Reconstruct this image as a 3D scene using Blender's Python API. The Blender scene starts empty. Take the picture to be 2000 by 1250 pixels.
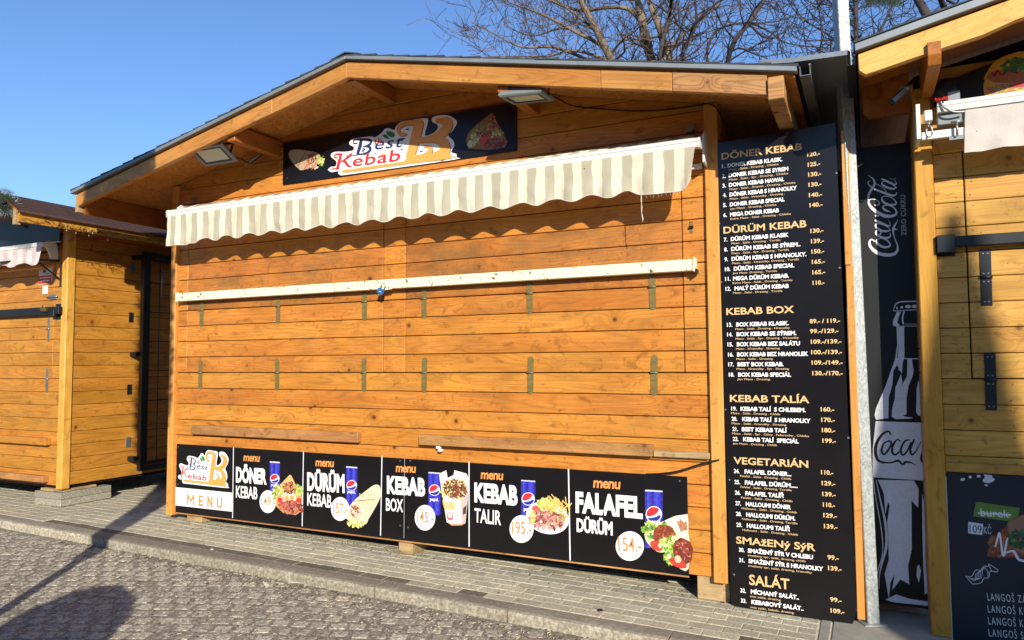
import bpy, bmesh, math, random
from mathutils import Vector, Matrix, noise
random.seed(7)
SC = bpy.context.scene
COL = SC.collection
# ------------------------------------------------------------------ camera
CAMP = Vector((5.9023, -4.8782, 1.5262))
RX = Vector((0.89985535, 0.43614247, -0.00633157))
UX = Vector((0.03097301, -0.04941144, 0.99829814))
FX = Vector((-0.43508737, 0.89852003, 0.05797179))
FPX = 1428.75
cam = bpy.data.cameras.new('camera'); camo = bpy.data.objects.new('camera', cam); COL.objects.link(camo)
cam.sensor_width = 36; cam.lens = FPX / 2000 * 36; cam.clip_start = .05; cam.clip_end = 500
camo.matrix_world = Matrix(((RX.x, UX.x, -FX.x, CAMP.x), (RX.y, UX.y, -FX.y, CAMP.y), (RX.z, UX.z, -FX.z, CAMP.z), (0, 0, 0, 1)))
SC.camera = camo
# ------------------------------------------------------------------ sky and sun
SUNV = Vector((.71, -1, .478)).normalized()
W = bpy.data.worlds.new('World'); SC.world = W; W.use_nodes = True
wn = W.node_tree.nodes; sky = wn.new('ShaderNodeTexSky'); sky.sky_type = 'NISHITA'; sky.sun_disc = False
sky.sun_elevation = math.asin(SUNV.z); sky.sun_rotation = math.atan2(SUNV.x, SUNV.y)
sky.altitude = 300; sky.air_density = 1.15; sky.dust_density = .3; sky.ozone_density = 3.2
tint = wn.new('ShaderNodeMixRGB'); tint.blend_type = 'MULTIPLY'; tint.inputs[0].default_value = 1; tint.inputs[2].default_value = (.86, 1.02, 1.32, 1)   # the phone's bluer sky, the same everywhere
W.node_tree.links.new(sky.outputs[0], tint.inputs[1]); W.node_tree.links.new(tint.outputs[0], wn['Background'].inputs[0]); wn['Background'].inputs[1].default_value = .106
sl = bpy.data.lights.new('sun', 'SUN'); so = bpy.data.objects.new('sun', sl); COL.objects.link(so)
sl.energy = 5.0; sl.angle = math.radians(.53); sl.color = (1, .93, .82)
so.rotation_euler = SUNV.to_track_quat('Z', 'Y').to_euler(); so.location = (12, -14, 9)
SC.view_settings.view_transform = 'Standard'; SC.view_settings.look = 'None'
SC.view_settings.gamma = 1; SC.view_settings.exposure = 0.40
SC.cycles.max_bounces = 6

# ------------------------------------------------------------------ helpers
def at(px, py, Y=0.0, axis=1):
    """the point of the plane Y = const (or X = const) that was measured at a given place of the photograph"""
    d = RX * ((px - 1000) / FPX) + UX * ((625 - py) / FPX) + FX
    t = (Y - CAMP[axis]) / d[axis]
    return CAMP + d * t
def gz(x): return .07 - .018 * x
def lin(c):
    return tuple(((v / 255) / 12.92 if v / 255 <= .04045 else ((v / 255 + .055) / 1.055) ** 2.4) for v in c[:3]) + (1,)
WL = {}
def put(name, me, mat=None, parent=None, loc=(0, 0, 0), rot=None, label=None, kind=None):
    o = bpy.data.objects.new(name, me); COL.objects.link(o)
    if mat and me is not None and len(me.materials) == 0: me.materials.append(mat)
    loc = Vector(loc)
    if parent:
        o.parent = parent; o.location = loc - WL[parent.name]
    else: o.location = loc
    if rot: o.rotation_euler = rot
    WL[o.name] = loc
    if label: o['label'] = label
    if kind: o['kind'] = kind
    return o
def thing(name, label, cat, loc=(0, 0, 0), group=None, me=None, mat=None, rot=None):
    o = put(name, me, mat, None, loc, rot); o['label'] = label; o['category'] = cat
    if group: o['group'] = group
    return o
def mesh(vs, fs, smooth=False, name='m'):
    me = bpy.data.meshes.new(name); me.from_pydata([tuple(v) for v in vs], [], fs); me.update()
    if smooth:
        me.polygons.foreach_set('use_smooth', [True] * len(me.polygons))
    return me
def fin(bm, smooth=False, bev=0, seg=1):
    if bev: bmesh.ops.bevel(bm, geom=bm.edges[:], offset=bev, segments=seg, affect='EDGES', profile=.6)
    bmesh.ops.recalc_face_normals(bm, faces=bm.faces[:])
    me = bpy.data.meshes.new('m'); bm.to_mesh(me); bm.free()
    if smooth: me.polygons.foreach_set('use_smooth', [True] * len(me.polygons))
    return me
def boxm(a, b, bev=0.0):
    """mesh of a box from corner a to corner b"""
    x0, y0, z0 = a; x1, y1, z1 = b
    bm = bmesh.new()
    v = [bm.verts.new(p) for p in ((x0, y0, z0), (x1, y0, z0), (x1, y1, z0), (x0, y1, z0), (x0, y0, z1), (x1, y0, z1), (x1, y1, z1), (x0, y1, z1))]
    for f in ((0, 3, 2, 1), (4, 5, 6, 7), (0, 1, 5, 4), (1, 2, 6, 5), (2, 3, 7, 6), (3, 0, 4, 7)): bm.faces.new([v[i] for i in f])
    return fin(bm, bev=bev)
def box(name, a, b, mat, parent=None, bev=0.0, rot=None, **k):
    """box object given in world corners; its origin is corner a"""
    a = Vector(a); b = Vector(b)
    return put(name, boxm((0, 0, 0), b - a, bev), mat, parent, a, rot, **k)
def prismm(poly, axis, a0, a1, bev=0.0):
    """2D polygon extruded along axis (0: poly in YZ, 1: poly in XZ, 2: poly in XY)"""
    bm = bmesh.new(); rings = []
    for a in (a0, a1):
        r = []
        for (p, q) in poly:
            r.append(bm.verts.new({0: (a, p, q), 1: (p, a, q), 2: (p, q, a)}[axis]))
        rings.append(r)
    n = len(poly)
    bm.faces.new(rings[0]); bm.faces.new(rings[1][::-1])
    for i in range(n): bm.faces.new((rings[0][i], rings[1][i], rings[1][(i + 1) % n], rings[0][(i + 1) % n]))
    return fin(bm, bev=bev)
def prism(name, poly, axis, a0, a1, mat, parent=None, bev=0.0, ang=0.0, **k):
    """world-coordinate prism; with axis=1 the local X axis is turned by ang in the XZ plane, so the grain runs along it"""
    if axis == 1:
        ox, oz = poly[0]; c, s = math.cos(ang), math.sin(ang)
        loc = [((x - ox) * c + (z - oz) * s, -(x - ox) * s + (z - oz) * c) for x, z in poly]
        return put(name, prismm(loc, 1, 0, a1 - a0, bev), mat, parent, (ox, a0, oz), (0, -ang, 0), **k)
    return put(name, prismm(poly, axis, a0, a1, bev), mat, parent, (0, 0, 0), **k)
def tube(pts, r, n=6, closed=False):
    """tube mesh through points; r a number or a list"""
    pts = [Vector(p) for p in pts]; vs = []; fs = []
    for i, p in enumerate(pts):
        d = (pts[min(i + 1, len(pts) - 1)] - pts[max(i - 1, 0)]).normalized()
        u = d.cross(Vector((0, 0, 1)) if abs(d.z) < .9 else Vector((1, 0, 0))).normalized(); v = d.cross(u)
        rr = r[i] if isinstance(r, (list, tuple)) else r
        for k in range(n):
            a = 2 * math.pi * k / n; vs.append(p + (u * math.cos(a) + v * math.sin(a)) * rr)
    for i in range(len(pts) - 1):
        for k in range(n): fs.append((i * n + k, i * n + (k + 1) % n, (i + 1) * n + (k + 1) % n, (i + 1) * n + k))
    fs.append(tuple(range(n))[::-1]); fs.append(tuple(range((len(pts) - 1) * n, len(pts) * n)))
    return mesh(vs, fs, True)
def spline(P, n=6):
    out = []
    for i in range(len(P) - 1):
        p0, p1, p2, p3 = P[max(i - 1, 0)], P[i], P[i + 1], P[min(i + 2, len(P) - 1)]
        for k in range(n):
            t = k / n
            out.append(tuple(.5 * ((2 * b) + (c - a) * t + (2 * a - 5 * b + 4 * c - d) * t * t + (-a + 3 * b - 3 * c + d) * t ** 3) for a, b, c, d in zip(p0, p1, p2, p3)))
    out.append(tuple(P[-1])); return out
def joinm(meshes):
    vs = []; fs = []
    for m in meshes:
        o = len(vs); vs += [v.co.copy() for v in m.vertices]; fs += [tuple(o + i for i in p.vertices) for p in m.polygons]
    return mesh(vs, fs)
def cyl(c, axis, r, h, n=12):
    c = Vector(c); d = Vector(axis).normalized()
    return tube([c, c + d * h], r, n)

# ------------------------------------------------------------------ materials
class G:
    def __init__(s, name):
        s.m = bpy.data.materials.new(name); s.m.use_nodes = True; s.t = s.m.node_tree; s.n = s.t.nodes; s.b = s.n['Principled BSDF']
        s.out = s.n['Material Output']
    def N(s, t, **k):
        n = s.n.new('ShaderNode' + t)
        for a, v in k.items(): setattr(n, a, v)
        return n
    def L(s, a, b): s.t.links.new(a, b)
    def set(s, sock, v):
        if hasattr(v, 'is_linked') or isinstance(v, bpy.types.NodeSocket): s.L(v, sock)
        else: sock.default_value = v
    def math(s, op, a, b=0.0, c=None, clamp=False):
        n = s.N('Math', operation=op, use_clamp=clamp); s.set(n.inputs[0], a); s.set(n.inputs[1], b)
        if c is not None: s.set(n.inputs[2], c)
        return n.outputs[0]
    def vec(s, op, a, b):
        n = s.N('VectorMath', operation=op); s.set(n.inputs[0], a); s.set(n.inputs[1], b); return n.outputs[0]
    def mix(s, f, a, b, mode='MIX'):
        n = s.N('MixRGB', blend_type=mode); s.set(n.inputs[0], f); s.set(n.inputs[1], a); s.set(n.inputs[2], b); return n.outputs[0]
    def ramp(s, f, stops):
        n = s.N('ValToRGB'); s.L(f, n.inputs[0]); e = n.color_ramp.elements
        while len(e) < len(stops): e.new(.5)
        for i, (p, c) in enumerate(stops): e[i].position = p; e[i].color = c if len(c) == 4 else (*c, 1)
        return n.outputs[0]
    def noise(s, v, scale=5, detail=3, rough=.5, dist=0):
        n = s.N('TexNoise'); s.L(v, n.inputs['Vector']); n.inputs['Scale'].default_value = scale; n.inputs['Detail'].default_value = detail
        n.inputs['Roughness'].default_value = rough; n.inputs['Distortion'].default_value = dist; return n.outputs[0]
    def bump(s, h, strength=.3, dist=.002):
        n = s.N('Bump'); n.inputs['Strength'].default_value = strength; n.inputs['Distance'].default_value = dist; s.L(h, n.inputs['Height'])
        s.L(n.outputs[0], s.b.inputs['Normal'])
def g2(v): return (v, v, v, 1)
def wood(name, light, mid, dark, axis='X', rough=.42, dirt=0.0, vary=.11, knots=.62, lines=.17, fine=.14):
    g = G(name); tc = g.N('TexCoord').outputs['Object']; oi = g.N('ObjectInfo').outputs['Random']
    sx = g.N('SeparateXYZ'); g.L(tc, sx.inputs[0]); cb = g.N('CombineXYZ')
    order = {'X': (0, 1, 2), 'Y': (1, 0, 2), 'Z': (2, 1, 0)}[axis]
    for i in range(3): g.L(sx.outputs[order[i]], cb.inputs[i])
    off = g.N('CombineXYZ'); g.L(g.math('MULTIPLY', oi, 91.7), off.inputs[0]); g.L(g.math('MULTIPLY', oi, 37.3), off.inputs[1]); g.L(g.math('MULTIPLY', oi, 53.1), off.inputs[2])
    v = g.vec('ADD', cb.outputs[0], off.outputs[0])
    # knots
    vo = g.N('TexVoronoi'); vo.inputs['Scale'].default_value = 4.6; g.L(g.vec('ADD', v, g.vec('MULTIPLY', off.outputs[0], (1, 1, 1))), vo.inputs['Vector'])
    vo.inputs['Randomness'].default_value = 1
    vc = g.N('SeparateColor'); g.L(vo.outputs['Color'], vc.inputs[0])
    on = g.math('GREATER_THAN', vc.outputs[0], 1 - knots); size = g.math('MULTIPLY_ADD', vc.outputs[1], .05, .045)
    kd = g.math('DIVIDE', vo.outputs['Distance'], size)
    halo = g.math('MULTIPLY', on, g.math('POWER', 2.718, g.math('MULTIPLY', kd, -.55)))
    core = g.math('MULTIPLY', on, g.math('SUBTRACT', 1.35, kd, clamp=True))
    # growth lines: contours of a stretched noise
    F = g.noise(g.vec('MULTIPLY', v, (.55, 4, 7.5)), 1, 1.2, .4)
    F = g.math('ADD', F, g.math('MULTIPLY', halo, .35))
    F2 = g.math('ADD', g.math('MULTIPLY', F, 95), g.math('MULTIPLY', g.noise(g.vec('MULTIPLY', v, (6, 30, 60)), 1, 2), 1.6))
    ln = g.math('POWER', g.math('MULTIPLY_ADD', g.math('SINE', F2), .5, .5), 2.5)
    fib = g.noise(g.vec('MULTIPLY', v, (5, 90, 190)), 1, 2, .6)
    blot = g.noise(g.vec('MULTIPLY', v, (1.3, 5, 5)), 1, 3, .6)
    col = g.mix(g.ramp(blot, [(.32, g2(0)), (.68, g2(1))]), light, mid)
    col = g.mix(g.math('MULTIPLY', ln, lines), col, dark)
    col = g.mix(g.math('MULTIPLY', g.ramp(fib, [(.4, g2(0)), (.75, g2(1))]), fine * 2), col, dark)
    flame = g.noise(g.vec('MULTIPLY', v, (7, 6, 10)), 1, 3, .6, 1.5)
    col = g.mix(g.ramp(flame, [(.58, g2(0)), (.70, g2(.5))]), col, dark)
    col = g.mix(g.math('MULTIPLY', halo, .45), col, dark)
    col = g.mix(g.math('MULTIPLY', core, .85, clamp=True), col, (dark[0] * .25, dark[1] * .2, dark[2] * .2, 1))
    vo2 = g.N('TexVoronoi'); vo2.inputs['Scale'].default_value = 11; g.L(v, vo2.inputs['Vector']); c2 = g.N('SeparateColor'); g.L(vo2.outputs['Color'], c2.inputs[0])
    pin = g.math('MULTIPLY', g.math('GREATER_THAN', c2.outputs[0], 1 - knots * .5), g.math('LESS_THAN', vo2.outputs['Distance'], .05)); col = g.mix(g.math('MULTIPLY', pin, .7), col, (dark[0] * .4, dark[1] * .4, dark[2] * .4, 1))
    if dirt:
        dn = g.noise(g.vec('MULTIPLY', v, (2.2, 4, 5)), 1, 5, .65)
        col = g.mix(g.ramp(dn, [(.45, g2(0)), (.7, g2(dirt))]), col, lin((112, 84, 48)))
        sp = g.noise(g.vec('MULTIPLY', v, (40, 40, 70)), 1, 3, .7)
        col = g.mix(g.ramp(sp, [(.63, g2(0)), (.7, g2(dirt))]), col, lin((60, 38, 22)))
    hs = g.N('HueSaturation'); g.L(col, hs.inputs['Color'])
    g.L(g.math('MULTIPLY_ADD', oi, vary, 1 - vary / 2), hs.inputs['Value']); g.L(g.math('MULTIPLY_ADD', g.math('FRACT', g.math('MULTIPLY', oi, 17.3)), .007, .4965), hs.inputs['Hue'])
    g.L(hs.outputs[0], g.b.inputs['Base Color'])
    g.L(g.math('MULTIPLY_ADD', fib, .25, rough - .12), g.b.inputs['Roughness']); g.b.inputs['Specular IOR Level'].default_value = .35
    g.bump(g.math('ADD', g.math('MULTIPLY', ln, -.5), fib), .25, .0015)
    return g.m
def plain(name, col, rough=.5, metal=0, var=.15, scale=6, bump=.15, bd=.002, wear=None, spec=.4):
    g = G(name); tc = g.N('TexCoord').outputs['Object']
    n = g.noise(tc, scale, 5, .6); c2 = tuple(v * (1 - var) for v in col[:3]) + (1,); c3 = tuple(min(1, v * (1 + var)) for v in col[:3]) + (1,)
    c = g.mix(g.ramp(n, [(.3, g2(0)), (.7, g2(1))]), c2, c3)
    if wear: c = g.mix(g.ramp(g.noise(tc, wear[1], 6, .7), [(wear[2], g2(0)), (wear[2] + .04, g2(1))]), c, wear[0])
    g.L(c, g.b.inputs['Base Color']); g.b.inputs['Roughness'].default_value = rough; g.b.inputs['Metallic'].default_value = metal
    g.b.inputs['Specular IOR Level'].default_value = spec
    if bump: g.bump(g.noise(tc, scale * 12, 4, .6), bump, bd)
    return g.m
M = {}
OR_L, OR_M, OR_D = lin((213, 144, 60)), lin((195, 122, 46)), lin((108, 54, 20))
M['wall'] = wood('honey_varnished_pine', OR_L, OR_M, OR_D, 'X', dirt=.3, lines=.24, fine=.17, knots=.75, vary=.12)
M['shut'] = wood('soiled_varnished_pine', lin((194, 126, 58)), lin((176, 106, 44)), OR_D, 'X', dirt=.8, lines=.25, fine=.2, knots=.75)
M['post'] = wood('pale_varnished_pine_upright', lin((218, 156, 80)), lin((206, 138, 60)), lin((146, 84, 34)), 'Z', knots=.2, dirt=.1)
M['beam'] = wood('varnished_beam', lin((206, 148, 74)), lin((184, 122, 52)), lin((112, 66, 24)), 'X', knots=.25, dirt=.25, lines=.25)
M['beamw'] = wood('weathered_beam', lin((200, 152, 96)), lin((170, 116, 66)), lin((88, 52, 28)), 'X', knots=.5, dirt=.3, lines=.42, rough=.7)
M['purl'] = wood('varnished_rafter', lin((176, 108, 44)), lin((152, 88, 32)), lin((100, 52, 18)), 'Y', knots=.2)
M['ledge'] = wood('weathered_ledge_wood', lin((202, 148, 86)), lin((176, 120, 66)), lin((88, 52, 26)), 'X', dirt=.6, rough=.7, vary=.15)
M['grey_w'] = wood('raw_greyed_wood', lin((196, 168, 122)), lin((160, 134, 92)), lin((86, 66, 40)), 'X', dirt=.5, rough=.8)
M['wallL'] = wood('ochre_varnished_pine', lin((206, 142, 56)), lin((184, 122, 42)), lin((112, 64, 18)), 'X', dirt=.25, lines=.28, knots=.75, fine=.18)
M['postL'] = wood('ochre_pine_upright', lin((230, 176, 84)), lin((214, 156, 64)), lin((150, 96, 32)), 'Z', knots=.15)
M['sideL'] = M['wallL']
M['wallR'] = wood('straw_varnished_pine', lin((210, 162, 76)), lin((190, 140, 56)), lin((120, 76, 26)), 'X', dirt=.15, knots=.75, lines=.25)
M['postR'] = wood('straw_pine_upright', lin((206, 152, 60)), lin((186, 130, 44)), lin((124, 78, 22)), 'Z', knots=.12)
M['beamR'] = wood('straw_beam', lin((232, 184, 98)), lin((218, 166, 78)), lin((150, 98, 38)), 'X', knots=.3)
M['dark'] = plain('dark_backing', lin((52, 30, 14)), .9, spec=.1)
M['black'] = plain('black_void_boards', lin((30, 22, 17)), .9, spec=.1)
M['alu'] = plain('white_coated_aluminium', lin((214, 214, 206)), .35, .0, .04, 3, .03)
M['white'] = plain('old_white_paint', lin((236, 226, 188)), .55, 0, .06, 9, .3, .002, wear=(lin((88, 66, 40)), 22, .60))
M['blackm'] = plain('black_coated_steel', lin((26, 29, 31)), .42, 0, .25, 8, .1)
M['brass'] = plain('bronzed_hinge_steel', lin((122, 106, 58)), .5, .1, .25, 22, .2, wear=(lin((84, 86, 70)), 30, .56))
M['screw'] = plain('screw_heads', lin((196, 176, 120)), .35, .8, .1)
M['nail'] = plain('nail_heads', lin((140, 86, 34)), .5, .2, .3, 30)
M['zincp'] = plain('zinc_fitting', lin((150, 152, 150)), .35, .7, .15)
M['lampg'] = plain('grey_floodlight_casting', lin((128, 134, 134)), .5, .2, .08)
M['cable'] = plain('black_rubber_cable', lin((22, 22, 22)), .6, spec=.3)
M['slate'] = plain('slate_grey_bitumen_shingle', lin((62, 66, 70)), .9, 0, .25, 30, .5)
M['brownsh'] = plain('brown_bitumen_shingle', lin((66, 44, 38)), .9, 0, .35, 26, .6)
M['brassk'] = plain('brass_padlock_body', lin((140, 118, 66)), .4, .7)
M['bluek'] = plain('blue_padlock_body', lin((34, 92, 146)), .4)
M['glass'] = plain('frosted_lamp_glass', lin((206, 200, 176)), .2, 0, .05, 5, 0)
M['slab'] = plain('cast_concrete', lin((150, 146, 132)), .9, 0, .16, 9, .5, .003)
M['litter'] = plain('dry_straw_and_leaf_litter', lin((206, 192, 160)), .9, 0, .3, 40)
M['leafl'] = plain('brown_dead_leaves', lin((88, 62, 38)), .9, 0, .4, 60)
M['fork'] = plain('white_disposable_plastic', lin((236, 228, 206)), .5, 0, .05)
M['red'] = plain('red_twine', lin((196, 40, 36)), .8)
M['navy'] = plain('dark_navy_panel', lin((27, 36, 48)), .35, 0, .1, 3, .02)
M['panel'] = plain('black_printed_panel', lin((20, 18, 20)), .28, 0, .2, 3, .02, wear=(lin((46, 44, 44)), 60, .74))
M['panelb'] = plain('charcoal_printed_panel', lin((20, 22, 22)), .5, 0, .2, 3, .02, wear=(lin((14, 16, 16)), 40, .72))
def mk_galv():
    g = G('galvanised_steel'); tc = g.N('TexCoord').outputs['Object']
    v = g.N('TexVoronoi'); g.L(g.vec('MULTIPLY', tc, (120, 120, 70)), v.inputs['Vector']); v.inputs['Scale'].default_value = 1
    sc_ = g.N('SeparateColor'); g.L(v.outputs['Color'], sc_.inputs[0])
    n = g.noise(tc, 7, 5, .7)
    f = g.math('MULTIPLY_ADD', sc_.outputs[0], .5, g.math('MULTIPLY', n, .6))
    g.L(g.ramp(f, [(.2, lin((128, 132, 128))), (.8, lin((172, 175, 170)))]), g.b.inputs['Base Color'])
    g.b.inputs['Metallic'].default_value = .35; g.L(g.math('MULTIPLY_ADD', sc_.outputs[1], .25, .38), g.b.inputs['Roughness']); return g.m
M['galv'] = mk_galv()
M['zedge'] = plain('dull_zinc_edging', lin((132, 138, 140)), .5, .3, .12, 5, .05)
def mk_osb(name, a, b, c):
    g = G(name); tc = g.N('TexCoord').outputs['Object']; n = g.noise(tc, 9, 2, .5)
    w = g.N('VectorMath', operation='ADD'); g.L(tc, w.inputs[0]); cn = g.N('CombineXYZ'); g.L(g.math('MULTIPLY', n, .25), cn.inputs[0]); g.L(g.math('MULTIPLY', n, -.3), cn.inputs[1]); g.L(cn.outputs[0], w.inputs[1])
    v = g.N('TexVoronoi'); g.L(g.vec('MULTIPLY', w.outputs[0], (14, 60, 60)), v.inputs['Vector']); v.inputs['Scale'].default_value = 1
    v2 = g.N('TexVoronoi'); g.L(g.vec('MULTIPLY', w.outputs[0], (50, 18, 50)), v2.inputs['Vector']); v2.inputs['Scale'].default_value = 1
    s1 = g.N('SeparateColor'); g.L(v.outputs['Color'], s1.inputs[0]); s2 = g.N('SeparateColor'); g.L(v2.outputs['Color'], s2.inputs[0])
    col = g.mix(s1.outputs[0], a, b); col = g.mix(g.math('GREATER_THAN', s2.outputs[1], .6), col, g.mix(s2.outputs[0], b, a))
    sp = g.noise(tc, 60, 2, .6); col = g.mix(g.ramp(sp, [(.66, g2(0)), (.7, g2(.8))]), col, c)
    g.L(col, g.b.inputs['Base Color']); g.b.inputs['Roughness'].default_value = .75; g.bump(s1.outputs[1], .3, .002); return g.m
M['osb'] = mk_osb('oriented_strand_board', lin((200, 132, 52)), lin((164, 100, 34)), lin((92, 50, 18)))
def mk_print():
    g = G('printed_colours'); a = g.N('VertexColor', layer_name='Col'); tc = g.N('TexCoord').outputs['Object']
    n = g.noise(tc, 40, 4, .6)
    g.L(g.mix(g.ramp(n, [(.35, g2(.12)), (.6, g2(0))]), a.outputs[0], g2(.25)), g.b.inputs['Base Color']); g.b.inputs['Roughness'].default_value = .4
    g.b.inputs['Specular IOR Level'].default_value = .4; return g.m
M['print'] = mk_print()
def mk_fabric(name, stripe_period, ca, cb, soil=.2, x0=0.0, trans=.25):
    g = G(name); tc = g.N('TexCoord').outputs['Object']; sx = g.N('SeparateXYZ'); g.L(tc, sx.inputs[0])
    wob = g.math('MULTIPLY', g.math('SUBTRACT', g.noise(g.vec('MULTIPLY', tc, (9, 9, 7)), 1, 2), .5), .035)
    x = g.math('ADD', sx.outputs[0], wob); f = g.math('FRACT', g.math('DIVIDE', g.math('ADD', x, x0), stripe_period))
    m = g.ramp(f, [(0, g2(0)), (.48, g2(0)), (.52, g2(1)), (1, g2(1))])
    col = g.mix(m, ca, cb)
    dn = g.noise(g.vec('MULTIPLY', tc, (5, 5, 5)), 1, 5, .65); col = g.mix(g.ramp(dn, [(.45, g2(0)), (.72, g2(soil))]), col, lin((170, 160, 120)))
    sp = g.noise(tc, 24, 2, .5); col = g.mix(g.ramp(sp, [(.755, g2(0)), (.77, g2(.7))]), col, lin((70, 62, 44)))
    g.L(col, g.b.inputs['Base Color']); g.b.inputs['Roughness'].default_value = .85; g.b.inputs['Specular IOR Level'].default_value = .15
    weave = g.noise(g.vec('MULTIPLY', tc, (400, 400, 400)), 1, 1); cr = g.noise(g.vec('MULTIPLY', tc, (9, 9, 6)), 1, 3, .5, .3)
    g.bump(g.math('ADD', g.math('MULTIPLY', cr, 3), weave), .6, .004)
    t = g.N('BsdfTranslucent'); g.L(col, t.inputs[0]); ms = g.N('MixShader'); ms.inputs[0].default_value = trans
    g.L(g.b.outputs[0], ms.inputs[1]); g.L(t.outputs[0], ms.inputs[2]); g.L(ms.outputs[0], g.out.inputs[0]); return g.m
M['fab'] = mk_fabric('striped_awning_cloth', .138, lin((246, 240, 214)), lin((198, 192, 168)), .3)
M['fabP'] = mk_fabric('pink_striped_awning_cloth', .16, lin((236, 228, 222)), lin((222, 204, 202)), .2, .03)
M['fabW'] = mk_fabric('plain_white_awning_cloth', 9, lin((226, 218, 208)), lin((226, 218, 208)), .15)
def mk_stone(name, a, b, c, sc=1.0, bumpd=.004, moss=0):
    g = G(name); geo = g.N('NewGeometry').outputs['Position']; oi = g.N('ObjectInfo').outputs['Random']
    n1 = g.noise(geo, 3.1 * sc, 5, .65); n2 = g.noise(geo, 55 * sc, 5, .7); n3 = g.noise(g.vec('MULTIPLY', geo, (1, 1.5, 1)), 220 * sc, 3, .7)
    col = g.mix(g.ramp(n1, [(.35, g2(0)), (.65, g2(1))]), a, b); col = g.mix(g.ramp(n2, [(.42, g2(.75)), (.6, g2(0))]), col, c)
    col = g.mix(g.ramp(n3, [(.58, g2(0)), (.75, g2(.4))]), col, lin((206, 196, 168)))
    hs = g.N('HueSaturation'); g.L(col, hs.inputs['Color']); g.L(g.math('MULTIPLY_ADD', oi, .3, .85), hs.inputs['Value'])
    g.L(hs.outputs[0], g.b.inputs['Base Color']); g.b.inputs['Roughness'].default_value = .95; g.b.inputs['Specular IOR Level'].default_value = .2
    g.bump(g.math('ADD', g.math('MULTIPLY', n2, 2), n3), .9, bumpd); return g.m
M['paver'] = mk_stone('concrete_paver', lin((196, 189, 163)), lin((180, 172, 146)), lin((152, 143, 120)), 1, .0015)
M['paverd'] = mk_stone('charcoal_paver', lin((122, 114, 98)), lin((104, 97, 84)), lin((82, 75, 64)), 1, .0015)
M['kerb'] = mk_stone('kerb_concrete', lin((190, 182, 158)), lin((166, 157, 134)), lin((120, 110, 92)), .8, .004)
M['kerbt'] = mk_stone('darker_kerb_top', lin((156, 148, 130)), lin((138, 130, 114)), lin((110, 102, 88)), .8, .002)  # darker tone for the upward faces of the kerb stones
M['sett'] = mk_stone('worn_granite_sett', lin((204, 195, 174)), lin((186, 177, 158)), lin((126, 116, 100)), 1, .006)
M['joint'] = mk_stone('sandy_joint_fill', lin((222, 214, 188)), lin((206, 197, 170)), lin((170, 160, 134)), 1, .002)
M['rdirt'] = mk_stone('road_dirt', lin((190, 181, 160)), lin((168, 159, 140)), lin((100, 91, 78)), 1, .007)
M['asph'] = mk_stone('low_bounce_asphalt', lin((72, 70, 66)), lin((60, 58, 55)), lin((44, 42, 40)), 1, .003)  # unseen far ground, kept dark to cut light bounced onto the stalls
M['block'] = mk_stone('foundation_block', lin((178, 172, 152)), lin((156, 150, 132)), lin((120, 114, 98)), 1, .003)
M['bark'] = plain('pale_grey_bark', lin((120, 104, 84)), .9, 0, .35, 3, .5, .02)
M['barkd'] = plain('dark_bark', lin((66, 56, 50)), .9, 0, .3, 3, .5, .02)
M['needle'] = plain('frosted_fir_needles', lin((58, 78, 62)), .8, 0, .4, 12, 0)
M['frost'] = plain('white_needle_tips', lin((200, 206, 206)), .8, 0, .1, 12, 0)
M['pine'] = plain('green_pine_needles', lin((48, 62, 34)), .8, 0, .4, 12, 0)
M['parasol'] = plain('grey_green_parasol_cloth', lin((70, 82, 70)), .9, 0, .1, 5)
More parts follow.
